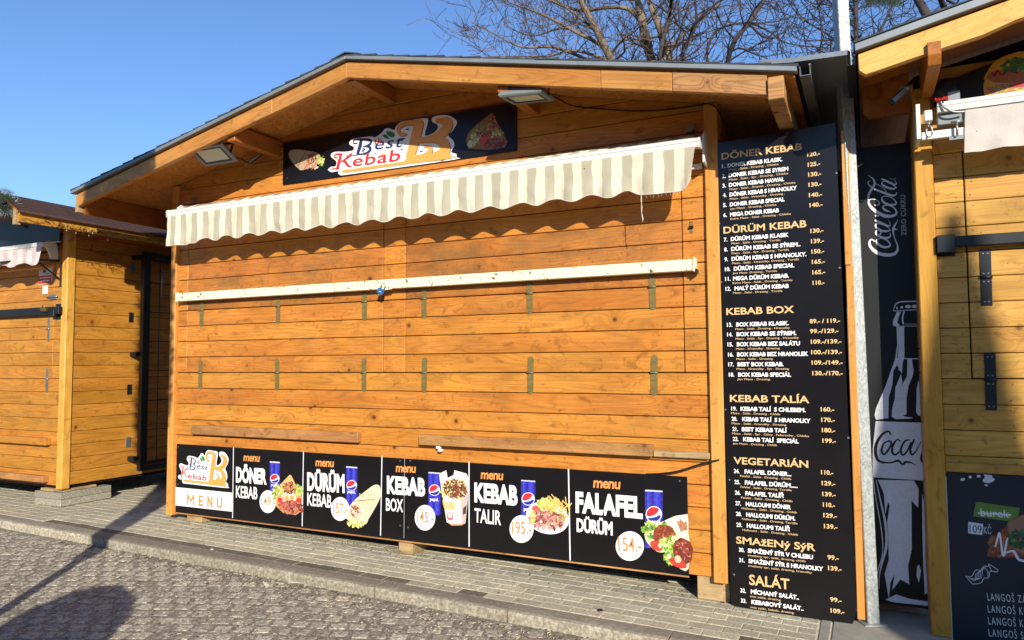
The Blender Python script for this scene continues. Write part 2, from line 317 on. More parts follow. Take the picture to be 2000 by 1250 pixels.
# ------------------------------------------------------------------ flat print
_tc = {}
def text_mesh(s, off, sp):
    k = (s, off, sp)
    if k not in _tc:
        c = bpy.data.curves.new('t', 'FONT'); c.body = s; c.offset = off; c.space_character = sp; c.resolution_u = 3
        o = bpy.data.objects.new('t', c); me = bpy.data.meshes.new_from_object(o)
        V = [(v.co.x, v.co.y) for v in me.vertices]; F = [tuple(p.vertices) for p in me.polygons]
        bpy.data.objects.remove(o); bpy.data.curves.remove(c); bpy.data.meshes.remove(me); _tc[k] = (V, F)
    return _tc[k]
BLOCK = {
 'A': [[(0, 0), (0, .85), (.2, 1), (.8, 1), (1, .85), (1, 0)], [(0, .4), (1, .4)]], 'A#': [[(0, 0), (.5, 1), (1, 0)], [(.25, .22), (.75, .22)]],
 'B': [[(0, 0), (0, 1), (.8, 1), (1, .86), (1, .64), (.82, .52), (0, .52)], [(.82, .52), (1, .4), (1, .14), (.8, 0), (0, 0)]],
 'C': [[(1, .68), (1, .86), (.8, 1), (.2, 1), (0, .86), (0, .14), (.2, 0), (.8, 0), (1, .14), (1, .32)]], 'D': [[(0, 0), (0, 1), (.72, 1), (1, .84), (1, .16), (.72, 0), (0, 0)]],
 'E': [[(1, 1), (0, 1), (0, 0), (1, 0)], [(0, .5), (.85, .5)]], 'F': [[(1, 1), (0, 1), (0, 0)], [(0, .5), (.85, .5)]],
 'G': [[(1, .7), (1, .86), (.8, 1), (.2, 1), (0, .86), (0, .14), (.2, 0), (.8, 0), (1, .14), (1, .48), (.6, .48)]], 'H': [[(0, 0), (0, 1)], [(1, 0), (1, 1)], [(0, .5), (1, .5)]],
 'I': [[(0, 0), (0, 1)]], 'J': [[(1, 1), (1, .14), (.8, 0), (.2, 0), (0, .14), (0, .3)]], 'K': [[(0, 0), (0, 1)], [(1, 1), (.15, .5), (1, 0)]], 'L': [[(0, 1), (0, 0), (1, 0)]],
 'M': [[(0, 0), (0, 1)], [(0, 1), (.5, .35), (1, 1)], [(1, 1), (1, 0)]], 'N': [[(0, 0), (0, 1)], [(0, 1), (1, 0)], [(1, 0), (1, 1)]],
 'O': [[(.5, 0), (.2, 0), (0, .14), (0, .86), (.2, 1), (.8, 1), (1, .86), (1, .14), (.8, 0), (.5, 0)]], 'P': [[(0, 0), (0, 1), (.8, 1), (1, .86), (1, .6), (.8, .46), (0, .46)]],
 'R': [[(0, 0), (0, 1), (.8, 1), (1, .86), (1, .62), (.8, .48), (0, .48)], [(.55, .48), (1, .3), (1, 0)]],
 'S': [[(1, .72), (1, .86), (.8, 1), (.2, 1), (0, .86), (0, .66), (.2, .54), (.8, .46), (1, .34), (1, .14), (.8, 0), (.2, 0), (0, .14), (0, .28)]],
 'T': [[(0, 1), (1, 1)], [(.5, 1), (.5, 0)]], 'U': [[(0, 1), (0, .14), (.2, 0), (.8, 0), (1, .14), (1, 1)]], 'V': [[(0, 1), (.5, 0), (1, 1)]], 'W': [[(0, 1), (.25, 0), (.5, .7), (.75, 0), (1, 1)]],
 'X': [[(0, 0), (1, 1)], [(0, 1), (1, 0)]], 'Y': [[(0, 1), (.5, .45), (1, 1)], [(.5, .45), (.5, 0)]], 'Z': [[(0, 1), (1, 1), (0, 0), (1, 0)]],
 '0': [[(.5, 0), (.2, 0), (0, .14), (0, .86), (.2, 1), (.8, 1), (1, .86), (1, .14), (.8, 0), (.5, 0)]], '1': [[(.0, .82), (.6, 1), (.6, 0)]],
 '2': [[(0, .75), (0, .86), (.2, 1), (.8, 1), (1, .86), (1, .62), (0, .2), (0, 0), (1, 0)]], '3': [[(0, .8), (0, .86), (.2, 1), (.8, 1), (1, .86), (1, .64), (.82, .52), (.4, .52)], [(.82, .52), (1, .4), (1, .14), (.8, 0), (.2, 0), (0, .14), (0, .2)]],
 '4': [[(.72, 0), (.72, 1), (0, .34), (0, .26), (1, .26)]], '5': [[(1, 1), (0, 1), (0, .56), (.8, .6), (1, .46), (1, .14), (.8, 0), (.2, 0), (0, .14), (0, .22)]],
 '6': [[(1, .8), (1, .86), (.8, 1), (.2, 1), (0, .86), (0, .14), (.2, 0), (.8, 0), (1, .14), (1, .42), (.8, .56), (0, .56)]], '7': [[(0, 1), (1, 1), (.4, 0)]],
 '8': [[(.2, .52), (0, .64), (0, .86), (.2, 1), (.8, 1), (1, .86), (1, .64), (.8, .52), (.2, .52), (0, .4), (0, .14), (.2, 0), (.8, 0), (1, .14), (1, .4), (.8, .52)]],
 '9': [[(0, .2), (0, .14), (.2, 0), (.8, 0), (1, .14), (1, .86), (.8, 1), (.2, 1), (0, .86), (0, .58), (.2, .44), (1, .44)]], '-': [[(0, .45), (1, .45)]], '/': [[(0, 0), (1, 1)]]}
class Print:
    """collects flat coloured shapes on a plane (u to the right, v up); every new shape lies a hair above the one before"""
    def __init__(s, z=.0002): s.V = []; s.F = []; s.C = []; s.z = z
    def poly(s, pts, col, dz=.00002):
        s.z += dz; o = len(s.V); s.V += [(p[0], s.z, p[1]) for p in pts]; s.F.append(tuple(range(o, o + len(pts)))); s.C.append(lin(col))
    def ell(s, c, a, b, col, n=28, rot=0, jag=0, dz=.00002):
        P = []
        for i in range(n):
            t = 2 * math.pi * i / n; k = 1 + (random.uniform(-jag, jag) if jag else 0); x, y = a * k * math.cos(t), b * k * math.sin(t)
            P.append((c[0] + x * math.cos(rot) - y * math.sin(rot), c[1] + x * math.sin(rot) + y * math.cos(rot)))
        s.poly(P, col, dz)
    def stroke(s, P, col, n=5):
        """P: (u, v, width) points; a ribbon of changing width with round ends"""
        Q = spline(P, n); s.z += .00002; o = len(s.V); m = len(Q)
        for i, (x, y, w) in enumerate(Q):
            a = Q[max(i - 1, 0)]; b = Q[min(i + 1, m - 1)]; dx, dy = b[0] - a[0], b[1] - a[1]; l = math.hypot(dx, dy) or 1
            nx, ny = -dy / l * w / 2, dx / l * w / 2; z = s.z + .00005 * i / m
            s.V += [(x + nx, z, y + ny), (x - nx, z, y - ny)]
        for i in range(m - 1):
            s.F.append((o + 2 * i, o + 2 * i + 1, o + 2 * i + 3, o + 2 * i + 2)); s.C.append(lin(col))
        s.z += .00006
        for q in (Q[0], Q[-1]):
            if q[2] > .002: s.ell(q[:2], q[2] / 2, q[2] / 2, col, 12)
    def text(s, txt, A, B, cap, col, bold=0.0, shear=0.0, sp=1.0, dz=.00003):
        V, F = text_mesh(txt, bold, sp)
        if not V: return
        x0 = min(v[0] for v in V); x1 = max(v[0] for v in V); L = math.hypot(B[0] - A[0], B[1] - A[1]); ux, uy = (B[0] - A[0]) / L, (B[1] - A[1]) / L
        kx = L / (x1 - x0 + shear * .73); ky = cap / (.728 + 2 * bold); s.z += dz; o = len(s.V)
        for x, y in V:
            a = (x - x0 + y * shear) * kx; b = (y + bold) * ky
            s.V.append((A[0] + a * ux - b * uy, s.z, A[1] + a * uy + b * ux))
        for f in F: s.F.append(tuple(o + i for i in f)); s.C.append(lin(col))
    def ribbon(s, P, th, col):
        n = len(P); o = len(s.V); s.z += .00002
        D = [((P[i + 1][0] - P[i][0]), (P[i + 1][1] - P[i][1])) for i in range(n - 1)]; D = [(a / (math.hypot(a, b) or 1), b / (math.hypot(a, b) or 1)) for a, b in D]
        for i in range(n):
            x, y = P[i]; d0 = D[max(i - 1, 0)]; d1 = D[min(i, n - 2)]
            if i == 0: x, y = x - d1[0] * th / 2, y - d1[1] * th / 2
            if i == n - 1: x, y = x + d0[0] * th / 2, y + d0[1] * th / 2
            nx, ny = -(d0[1] + d1[1]), d0[0] + d1[0]; l = math.hypot(nx, ny) or 1; nx /= l; ny /= l
            k = th / 2 / max(.55, nx * -d1[1] + ny * d1[0]); s.V += [(x + nx * k, s.z, y + ny * k), (x - nx * k, s.z, y - ny * k)]
        for i in range(n - 1): s.F.append((o + 2 * i, o + 2 * i + 1, o + 2 * i + 3, o + 2 * i + 2)); s.C.append(lin(col))
    def block(s, txt, A, B, cap, col, t=.22, gap=.10, sharp=False):
        import unicodedata
        X = 0; items = []
        for ch in txt:
            dec = unicodedata.normalize('NFD', ch); b = dec[0]; acc = dec[1:]; low = b.islower(); b = b.upper() if low else b
            w = {' ': .30, '.': .22, ',': .22, '-': .34, '/': .42, 'I': .22, '1': .34, 'M': .80, 'W': .85, 'L': .46, 'E': .48, 'F': .46, 'T': .52}.get(b, .55)
            items.append((b, acc, X, w, low)); X += w + gap
        X -= gap; L = math.hypot(B[0] - A[0], B[1] - A[1]); ux, uy = (B[0] - A[0]) / L, (B[1] - A[1]) / L; k = L / X; th = t * cap; s.z += .0001; z0 = s.z
        def W_(x, y): return (A[0] + x * ux - y * uy, A[1] + x * uy + y * ux)
        for b, acc, x, w, low in items:
            cap_ = cap * (.75 if low else 1); tw_ = min(th, w * k * .42); x0, x1 = x * k + tw_ / 2, (x + w) * k - tw_ / 2; y0, y1 = tw_ / 2, cap_ - tw_ / 2; s.z = z0
            G_ = BLOCK.get('A#' if (b == 'A' and sharp) else b, [])
            if b in '.,': G_ = [[(0, -.0), (1, -.0)]]; x0 = (x + .03) * k + tw_ * .3; x1 = x0 + tw_ * .35
            if b == '1': x1 = (x + w) * k - tw_ / 2; x0 = x * k + tw_ * .3
            if b == 'I': x0 = x1 = (x + w / 2) * k
            for pl_ in G_: s.ribbon([W_(x0 + (x1 - x0) * p, y0 + (y1 - y0) * q) for p, q in pl_], tw_, col)
            xc = (x + w / 2) * k; r = tw_ * .42
            for a in acc:
                if a == '\u0308':
                    for q in (-1, 1): s.ribbon([W_(xc + q * w * k * .22 - r * .3, cap_ + tw_ * .75), W_(xc + q * w * k * .22 + r * .3, cap_ + tw_ * .75)], tw_ * .8, col)
                elif a == '\u0301': s.ribbon([W_(xc - r * .3, cap_ + tw_ * .5), W_(xc + r * 1.2, cap_ + tw_ * 1.1)], tw_ * .6, col)
                else: s.ribbon([W_(xc - r * 1.6, cap_ + tw_ * 1.1), W_(xc, cap_ + tw_ * .55), W_(xc + r * 1.6, cap_ + tw_ * 1.1)], tw_ * .5, col)
        s.z = z0 + .0002
    def build(s, name, parent, y, xplane=False):
        """lies on the plane Y = y, facing the street"""
        me = mesh([(v[0], -v[1], v[2]) for v in s.V], s.F)
        ca = me.color_attributes.new('Col', 'FLOAT_COLOR', 'CORNER'); i = 0; d = []
        for p, c in zip(me.polygons, s.C): d += list(c) * p.loop_total
        ca.data.foreach_set('color', d)
        b = bmesh.new(); b.from_mesh(me)
        for f in b.faces:
            f.normal_update()
            if f.normal.y > 0: f.normal_flip()
        b.to_mesh(me); b.free()
        o0 = WL[parent.name]
        for v in me.vertices: v.co -= Vector((o0.x, 0, o0.z))
        o = put(name, me, M['print'], parent, (o0.x, y, o0.z), kind='stuff' if 'lettering' in name else None); return o
def jit(c, k=18): return tuple(max(0, min(255, v + random.uniform(-k, k))) for v in c)

# ------------------------------------------------------------------ ground
ROAD = -.075
def tilt_sheet(name, x0, x1, y0, y1, dz, mat, th=0, kind='structure'):
    a, b = gz(x0) + dz, gz(x1) + dz
    o = put(name, mesh([(x0, y0, a), (x1, y0, b), (x1, y1, b), (x0, y1, a)], [(0, 1, 2, 3)]), mat, kind=kind); return o
def big_ground():
    xs = [-150, -40, -12, -4, 0, 4, 8, 14, 40, 150]; ys = [-150, -40, -10, -4, 0, 10, 40, 150]; vs = []; fs = []
    for y in ys:
        for x in xs: vs.append((x, y, gz(max(-12, min(14, x))) - .12))
    for j in range(len(ys) - 1):
        for i in range(len(xs) - 1): a = j * len(xs) + i; fs.append((a, a + 1, a + len(xs) + 1, a + len(xs)))
    put('ground', mesh(vs, fs), M['asph'], kind='structure')
big_ground()
KY0, KY1 = -.745, -.605          # kerb from its road face to its back
# pavement bed (the joint sand between the pavers)
PAV = tilt_sheet('pavement', -7.5, 10, KY1 + .001, 5, -.003, M['joint'])
def paver_mesh(seed, lx, ly, h, bev=.006):
    random.seed(seed); return boxm((0, 0, -h), (lx, ly, 0), bev)
pm = [paver_mesh(i, .194, .0925, .05, .003) for i in range(1)]
stuffV = []; stuffF = []
def addbox(V, F, p, d, c):
    """small box into a shared list; p corner, d size"""
    o = len(V); x, y, z = p; a, b, h = d; e = .003
    V += [(x, y, z), (x + a, y, z), (x + a, y + b, z), (x, y + b, z), (x + e, y + e, z + h), (x + a - e, y + e, z + h), (x + a - e, y + b - e, z + h), (x + e, y + b - e, z + h)]
    F += [(o, o + 1, o + 5, o + 4), (o + 1, o + 2, o + 6, o + 5), (o + 2, o + 3, o + 7, o + 6), (o + 3, o, o + 4, o + 7), (o + 4, o + 5, o + 6, o + 7)]
SLOPE = math.atan(-.018)
pl = []
rows = int((3.0 - KY1) / .1)
for r in range(rows):
    y = KY1 + .004 + r * .1
    off = (r % 2) * .1 + random.uniform(-.01, .01)
    x = -5.0 + off
    while x < 5.58:
        L = min(.2, 5.6 - x)
        if y > 1.0 and x > -.1: break
        if not (x > 4.75 and .02 < y < .3 and random.random() < .7):
            d = (x + .1 - CAMP.x) ** 2 + (y - CAMP.y) ** 2
            hidden = (x > .1 and y > .25)
            pl.append((d + (100 if hidden else 0), x, y, L, r))
        x += .2
pl.sort(); random.seed(3)
me_p = pm[0]; me_p.materials.append(M['paver']); me_pd = me_p.copy(); me_pd.materials.clear(); me_pd.materials.append(M['paverd'])
half = boxm((0, 0, -.05), (.095, .094, 0), .003); half.materials.append(M['paver'])
for i, (d, x, y, L, r) in enumerate(pl):
    z = gz(x) + random.uniform(-.0012, .0022)
    dark = (r == 0 and x < 2.75) or (r == 0 and random.random() < .1)
    if i < 298:
        me = me_pd if dark else (me_p if L > .15 else half)
        put('paver', me, None, PAV, (x + .002, y, z), (random.uniform(-.004, .004), -SLOPE + random.uniform(-.003, .003), random.uniform(-.004, .004)))
    else: addbox(stuffV, stuffF, (x + .002, y, z - .05), (L - .006, .094, .05), 0)
put('paver_field', mesh(stuffV, stuffF), M['paver'], PAV, kind='stuff')
# kerb stones
KERB = put('kerb', mesh([(-7, KY0 + .02, gz(-7) - .11), (10, KY0 + .02, gz(10) - .11), (10, KY1, gz(10) - .11), (-7, KY1, gz(-7) - .11)], [(0, 1, 2, 3)]), M['rdirt'], kind='structure')
def kerb_mesh(L, seed):
    bm = bmesh.new(); nx = 40; prof = [(0, -.11), (0, -.03), (.006, -.008), (.02, 0), (.07, .002), (.136, 0), (.136, -.11)]
    rnd = random.Random(seed); R = []
    for i in range(nx + 1):
        x = L * i / nx; row = []
        for j, (y, z) in enumerate(prof):
            k = .004 if 0 < j < 5 else 0
            nz = noise.noise(Vector((x * 9 + seed * 7, y * 30, z * 30))) * k * 1.6
            row.append(bm.verts.new((x, y - abs(nz) * (1 if j < 3 else 0), z + nz * (.5 if j > 1 else 0))))
        R.append(row)
    for i in range(nx):
        for j in range(len(prof) - 1): bm.faces.new((R[i][j], R[i + 1][j], R[i + 1][j + 1], R[i][j + 1]))
    bm.faces.new(R[0][::-1]); bm.faces.new(R[nx])
    return fin(bm)
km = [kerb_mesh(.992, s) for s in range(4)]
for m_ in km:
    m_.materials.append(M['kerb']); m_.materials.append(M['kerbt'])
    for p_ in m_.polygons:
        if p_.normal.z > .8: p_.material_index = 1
for i in range(-6, 7):
    x = i + .86
    put('kerb_stone', km[i % 4], None, KERB, (x, KY0, gz(x)), (0, -SLOPE, random.uniform(-.003, .003)))
# road of worn setts
ROADO = tilt_sheet('road', -9, 12, -7, KY0, ROAD - .0012, M['rdirt'])
def sett_mesh(seed):
    n = 9; a = .118; vs = []; fs = []
    for j in range(n + 1):
        for i in range(n + 1):
            u, v = i / n * 2 - 1, j / n * 2 - 1; e = max(abs(u), abs(v))
            x = u * a / 2; y = v * a / 2
            wob = noise.noise(Vector((seed * 5.1, u * 1.5, v * 1.5))) * .006
            z = -.006 * max(0, e - .72) ** 1.5 / .15 + noise.noise(Vector((x * 55 + seed * 9, y * 55, seed))) * .0065 + noise.noise(Vector((x * 150 + seed * 9, y * 150, seed))) * .004
            if e > .99: z = -.03
            vs.append((x + wob * abs(v), y + wob * abs(u), z))
    for j in range(n):
        for i in range(n): k = j * (n + 1) + i; fs.append((k, k + 1, k + n + 2, k + n + 1))
    return mesh(vs, fs)
sm = [sett_mesh(s) for s in range(8)]
for m_ in sm: m_.materials.append(M['sett'])
cells = []
ang = math.radians(24)
for i in range(-70, 90):
    for j in range(-70, 70):
        u = i * .122 + (j % 2) * .055; v = j * .122
        x = 1.5 + u * math.cos(ang) - v * math.sin(ang); y = -2.2 + u * math.sin(ang) + v * math.cos(ang)
        x += .02 * math.sin(v * 2.1) + random.uniform(-.007, .007); y += .05 * math.sin(u * 1.7) + random.uniform(-.007, .007)
        if y > KY0 - .05 or y < -6 or x < -4 or x > 8: continue
        q = Vector((x, y, gz(x) + ROAD)) - CAMP; dp = q.dot(FX)
        vis = dp > .3 and abs(q.dot(RX) / dp * FPX) < 1060 and abs(q.dot(UX) / dp * FPX) < 690
        cells.append((0 if vis else 1, q.length, x, y))
cells.sort(); rV = []; rF = []; random.seed(11)
for i, (nv, d, x, y) in enumerate(cells):
    z = gz(x) + ROAD + random.uniform(-.0015, .003); ro = (random.uniform(-.03, .03), random.uniform(-.03, .03), ang + random.uniform(-.08, .08) + random.choice((0, 1.5708, 3.1416)))
    s_ = random.uniform(.93, 1.03)
    if i < 298 and not nv:
        o = put('sett', random.choice(sm), None, ROADO, (x, y, z), ro); o.scale = (s_, s_ * random.uniform(.94, 1.05), 1)
    elif not nv or d < 4.2:
        mm = random.choice(sm); mt = Matrix.LocRotScale(Vector((x, y, z)), Matrix.Rotation(ro[2], 3, 'Z').to_quaternion(), Vector((s_, s_, 1))); o_ = len(rV)
        rV += [mt @ v.co for v in mm.vertices]; rF += [tuple(o_ + k for k in p.vertices) for p in mm.polygons]
put('sett_field', mesh(rV, rF), M['sett'], ROADO, kind='stuff')
# cast concrete at the right end of the pavement
CS = put('concrete_strip', None, None, None, (5.6, -.6, 0), kind='structure'); 
box('strip_slab', (5.607, KY1 + .003, gz(5.6) - .06), (5.662, .35, gz(5.6) + .002), M['slab'], CS, .003)
box('strip_slab', (5.674, KY1 + .003, gz(5.7) - .06), (6.28, .35, gz(5.7) + .004), M['slab'], CS, .004)
box('strip_slab', (6.29, KY1 + .003, gz(6.3) - .06), (8.9, -.055, gz(6.3) + .003), M['slab'], CS, .004)
# ------------------------------------------------------------------ kebab stall
random.seed(21)
P_ = .146; G0 = 1.45
AX, AZ, SL = 2.46, 3.667, .213
def zb(x): return AZ - SL * abs(x - AX)          # lower edge of the verge beam
def zt(x): return zb(x) + .115                    # its upper edge, the underside of the deck
ST = thing('market_stall', 'big orange-brown pine stall with grey gable roof, closed behind the long white locking bar', 'market stall', (2.5, 1.2, .07))
nails = []
def nail(x, z, y=-.001, r=.0035): nails.append((x, y, z, r))
def hboard(x0, x1, z0, z1, mat, par, y=0.0, th=.02, poly=None):
    jx = random.uniform(-.0006, .0006)
    if poly:
        return prism('board', poly, 1, y + jx, y + th, mat, par, .0025)
    return box('board', (x0, y + jx, z0), (x1, y + th, z1), mat, par, .0035)
GAP = .0055
def zk(k): return G0 + P_ * k
# dark core behind the boards
prism('core', [(-.04, .14), (5.04, .14), (5.04, zt(5.04)), (AX, zt(AX)), (-.04, zt(-.04))], 1, .022, .06, M['dark'], ST)
for k in range(-9, 0):
    hboard(.0, 4.972, zk(k) + GAP / 2, zk(k + 1) - GAP / 2, M['wall'], ST)
    for x in (.05, 1.26, 2.19, 3.1, 3.95, 4.9):
        nail(x, zk(k) + .03); nail(x, zk(k) + .115)
SH1 = put('shutter', boxm((0, 0, 0), (2.245, .01, 1.306), 0), M['dark'], ST, (.131, .0205, 1.455))
SH2 = put('shutter', boxm((0, 0, 0), (2.208, .01, 1.306), 0), M['dark'], ST, (2.598, .0205, 1.455))
for k in range(0, 9):
    a, b = zk(k) + GAP / 2 + (.002 if k in (0, 4) else 0), zk(k + 1) - GAP / 2
    hboard(.0, .126, a, b, M['wall'], ST); hboard(2.383, 2.592, a, b, M['wall'], ST); hboard(4.814, 4.972, a, b, M['wall'], ST)
    soft = M['shut'] if k in (4, 5, 6) else M['wall']
    hboard(.131, 2.377, a, b, soft, SH1, -.001); hboard(2.598, 4.808, a, b, soft, SH2, -.001)
    for x in (.06, .17, .35, 1.25, 2.2, 2.34, 2.42, 2.55, 2.64, 2.8, 3.7, 4.6, 4.76, 4.88):
        nail(x, a + .026, -.002); nail(x, a + .108, -.002)
for k in range(9, 18):
    z0, z1 = zk(k) + GAP / 2, zk(k + 1) - GAP / 2
    def xl(z): return max(0.0, AX - (3.782 - z) / SL)
    def xr(z): return min(4.972, AX + (3.782 - z) / SL)
    if z0 > 3.77: break
    z1 = min(z1, 3.775)
    pts = [(xl(z0), z0), (xr(z0), z0)]
    if xr(z0) > 4.971 and xr(z1) < 4.971: pts.append((4.972, 3.782 - (4.972 - AX) * SL))
    pts += [(xr(z1), z1), (xl(z1), z1)]
    if xl(z0) < .001 and xl(z1) > .001: pts.append((0, 3.782 - AX * SL))
    if len(pts) >= 4 and k < 16:
        # long rows are made of two lengths
        hboard(0, 0, 0, 0, M['wall'], ST, poly=pts)
        for x in (.1, 1.1, 2.2, 3.3, 4.1, 4.6, 4.9):
            if xl(z0) + .1 < x < xr(z0) - .1: nail(x, z0 + .03); nail(x, z0 + .11 if z0 + .11 < zb(x) else z0 + .03)
# posts at the two front corners
box('corner_post', (-.075, -.03, .116), (-.002, .08, zt(-.075)), M['post'], ST, .005)
box('corner_post', (4.975, -.034, .112), (5.063, .08, zt(5.063)), M['post'], ST, .006)
for z in (.3, .9, 1.6, 2.2): nail(-.04, z, -.031); nail(5.02, z + .1, -.035)
# side and back walls
for k in range(-9, 12):
    put('board', boxm((0, 0, 0), (2.48, .02, P_ - GAP), .0028), M['wall'], ST, (-.052, .083, zk(k)), (0, 0, math.pi / 2))
    if k % 2 == 0: put('board', boxm((0, 0, 0), (2.48, .02, 2 * P_ - GAP), .0028), M['wall'], ST, (5.062, .083, zk(k)), (0, 0, math.pi / 2))
box('back_wall', (-.05, 2.54, .14), (5.04, 2.56, zt(-.05)), M['wall'], ST)
box('floor_frame', (-.03, .062, .14), (5.03, 2.53, .2), M['dark'], ST)
# roof: deck (strand board below), rafters, verge beams, metal edge, shingles
XL_, XR_ = -.70, 5.585; YF, YB = -.56, 2.9
aS = math.atan(SL)
for s_, x0, x1 in ((1, XL_, AX), (-1, AX, XR_)):
    prism('soffit_board', [(x0, zt(x0) + .001), (x1, zt(x1) + .001), (x1, zt(x1) + .019), (x0, zt(x0) + .019)], 1, YF, YB, M['osb'], ST, ang=s_ * aS)
def beam(x0, x1, mat, y0=-.58, y1=-.535, **k):
    s_ = 1 if x1 <= AX + .01 else -1; e = .0015
    return prism('verge_beam', [(x0 + e, zb(x0)), (x1 - e, zb(x1)), (x1 - e, zt(x1)), (x0 + e, zt(x0))], 1, y0 + random.uniform(-.001, .001), y1, mat, ST, .003, s_ * aS, **k)
beam(-.66, 1.72, M['beam']); beam(1.72, AX, M['beam']); beam(AX, 4.45, M['beam']); beam(4.45, 4.90, M['beam'])
beam(4.90, 5.44, M['beamw'], label='weathered sun-cracked end piece of the verge beam')
def purlin(x0, x1, dz0, dz1, ya, name='purlin', mat=None):
    z = min(zt(x0), zt(x1))
    return prism(name, [(x0, z - dz0), (x1, z - dz0), (x1, zt(x1) - .001), (x0, zt(x0) - .001)], 1, ya, YB, mat or M['purl'], ST, .003)
box('purlin', (2.42, -.534, zt(AX) - .13), (2.50, .0, zt(AX) - .018), M['purl'], ST, .003)
box('purlin', (1.19, -.534, zt(1.19) - .145), (1.27, .0, zt(1.19) - .01), M['purl'], ST, .003)
box('purlin', (3.70, -.534, zt(3.78) - .145), (3.78, .0, zt(3.78) - .01), M['purl'], ST, .003)
pe = box('purlin', (5.444, -.60, 2.995), (5.53, 2.8, zt(5.53) - .002), M['beamw'], ST, .004)
box('purlin', (-.705, -.575, 2.95), (-.663, 2.8, zt(-.70) - .002), M['grey_w'], ST, .003)
box('eaves_board', (-.64, -.53, 2.93), (-.62, 2.8, zt(-.64) - .004), M['purl'], ST)
def edge(x0, x1):
    s_ = 1 if x1 <= AX + .01 else -1
    prism('verge_flashing', [(x0, zt(x0) + .02), (x1, zt(x1) + .02), (x1, zt(x1) + .048), (x0, zt(x0) + .048)], 1, -.605, -.55, M['zedge'], ST, .002, s_ * aS)
edge(-.735, AX - .001); edge(AX + .001, 4.3); edge(4.302, 5.60)
for x0, x1, s_ in ((-.72, AX, 1), (AX, 5.59, -1)):
    prism('batten', [(x0, zt(x0) + .0195), (x1, zt(x1) + .0195), (x1, zt(x1) + .03), (x0, zt(x0) + .03)], 1, -.545, YB, M['dark'], ST, 0, s_ * aS)
n = 22
for side in (0, 1):
    for i in range(n):
        t0, t1 = i / n, (i + 1) / n + .006
        if side == 0: xa, xb = -.74 + (AX + .74) * t0, -.74 + (AX + .74) * t1
        else: xa, xb = 5.61 - (5.61 - AX) * t0, 5.61 - (5.61 - AX) * t1
        xb = min(xb, AX + .02) if side == 0 else max(xb, AX - .02)
        za, z_b = zt(xa) + .05, zt(xb) + .05
        lift = .013 + random.uniform(0, .004); fy = -.607 + random.uniform(-.004, .006)
        poly = [(xa, za), (xb, z_b), (xb, z_b + .004), (xa, za + lift)] if side == 0 else [(xb, z_b), (xa, za), (xa, za + lift), (xb, z_b + .004)]
        prism('shingle_course', poly, 1, fy, YB + .02, M['slate'], ST, 0, (aS if side == 0 else -aS))
prism('ridge_cap', [(AX - .13, zt(AX - .13) + .06), (AX, zt(AX) + .064), (AX + .13, zt(AX + .13) + .06), (AX + .13, zt(AX + .13) + .067), (AX, zt(AX) + .073), (AX - .13, zt(AX - .13) + .067)], 1, -.609, YB + .02, M['slate'], ST)
# timber ledges under the shutters
box('ledge', (.26, -.052, .884), (2.17, -.002, .966), M['ledge'], ST, .004)
box('ledge', (2.752, -.052, .893), (4.595, -.002, .972), M['ledge'], ST, .004)
box('ledge', (4.60, -.036, .893), (4.968, -.002, .934), M['grey_w'], ST, .003, label='thin greyed end piece of the ledge')
for x in (2.8, 3.02, 3.35, 3.7, 3.95, 4.25, 4.5): nail(x, .92, -.0535, .003); nail(x + .01, .95, -.0535, .003)
# white sockets under the ledge
box('socket', (2.905, -.045, .868), (2.94, -.012, .8905), M['alu'], ST, .003); box('socket', (2.925, -.05, .848), (2.955, -.014, .8675), M['alu'], ST, .003)
# strap hinges
def hinge(par, x, z, mat, w=.046, up=.118, dn=.155, y=-.0065, tilt=0.0, screws=True, rounded=True, smat=None):
    def leaf(z0, z1, end):
        pts = [(-w / 2, z0), (w / 2, z0), (w / 2, z1), (-w / 2, z1)]
        if rounded:
            c = z1 - w / 2 if end > 0 else z0 + w / 2
            arc = [(w / 2 * math.cos(t), c + end * w / 2 * math.sin(t)) for t in [i * math.pi / 8 for i in range(9)]]
            pts = ([(-w / 2, z0), (w / 2, z0)] + arc) if end > 0 else ([(w / 2, z1), (-w / 2, z1)] + [(-p[0], p[1]) for p in arc])
        return pts
    h = put('hinge', prismm(leaf(.006, up, 1), 1, y, y + .005), mat, par, (x, 0, z), (0, tilt, 0))
    put('hinge_leaf', prismm(leaf(-dn, -.006, -1), 1, y, y + .005), mat, h, (x, 0, z), (0, tilt * .2 - .0, 0))
    put('knuckle', tube([(-w / 2 - .003, y - .003, 0), (w / 2 + .003, y - .003, 0)], .009, 10), mat, h, (x, 0, z))
    if screws:
        ms = []
        for sx in (-.011, .011):
            for sz in (.022, up - .022, -.024, -dn + .022):
                ms.append(cyl((sx, y, sz), (0, -1, 0), .0045, .002, 8))
        put('screws', joinm(ms), smat or M['screw'], h, (x, 0, z), kind='stuff')
for x in (.318, 1.257, 2.192): hinge(SH1, x, 1.452, M['brass'], tilt=.012 * random.uniform(-1, 1)); hinge(SH1, x + .003, 2.034, M['brass'], up=.085, tilt=.008)
for x in (2.775, 3.69, 4.607): hinge(SH2, x, 1.452, M['brass'], tilt=.02); hinge(SH2, x - .003, 2.034, M['brass'], up=.085, tilt=.004)
# latch plate on the right strip
box('latch_plate', (4.865, -.006, 2.38), (4.885, -.001, 2.46), M['brass'], ST, .001); box('latch', (4.862, -.02, 2.41), (4.89, -.006, 2.428), M['dark'], ST, .002)
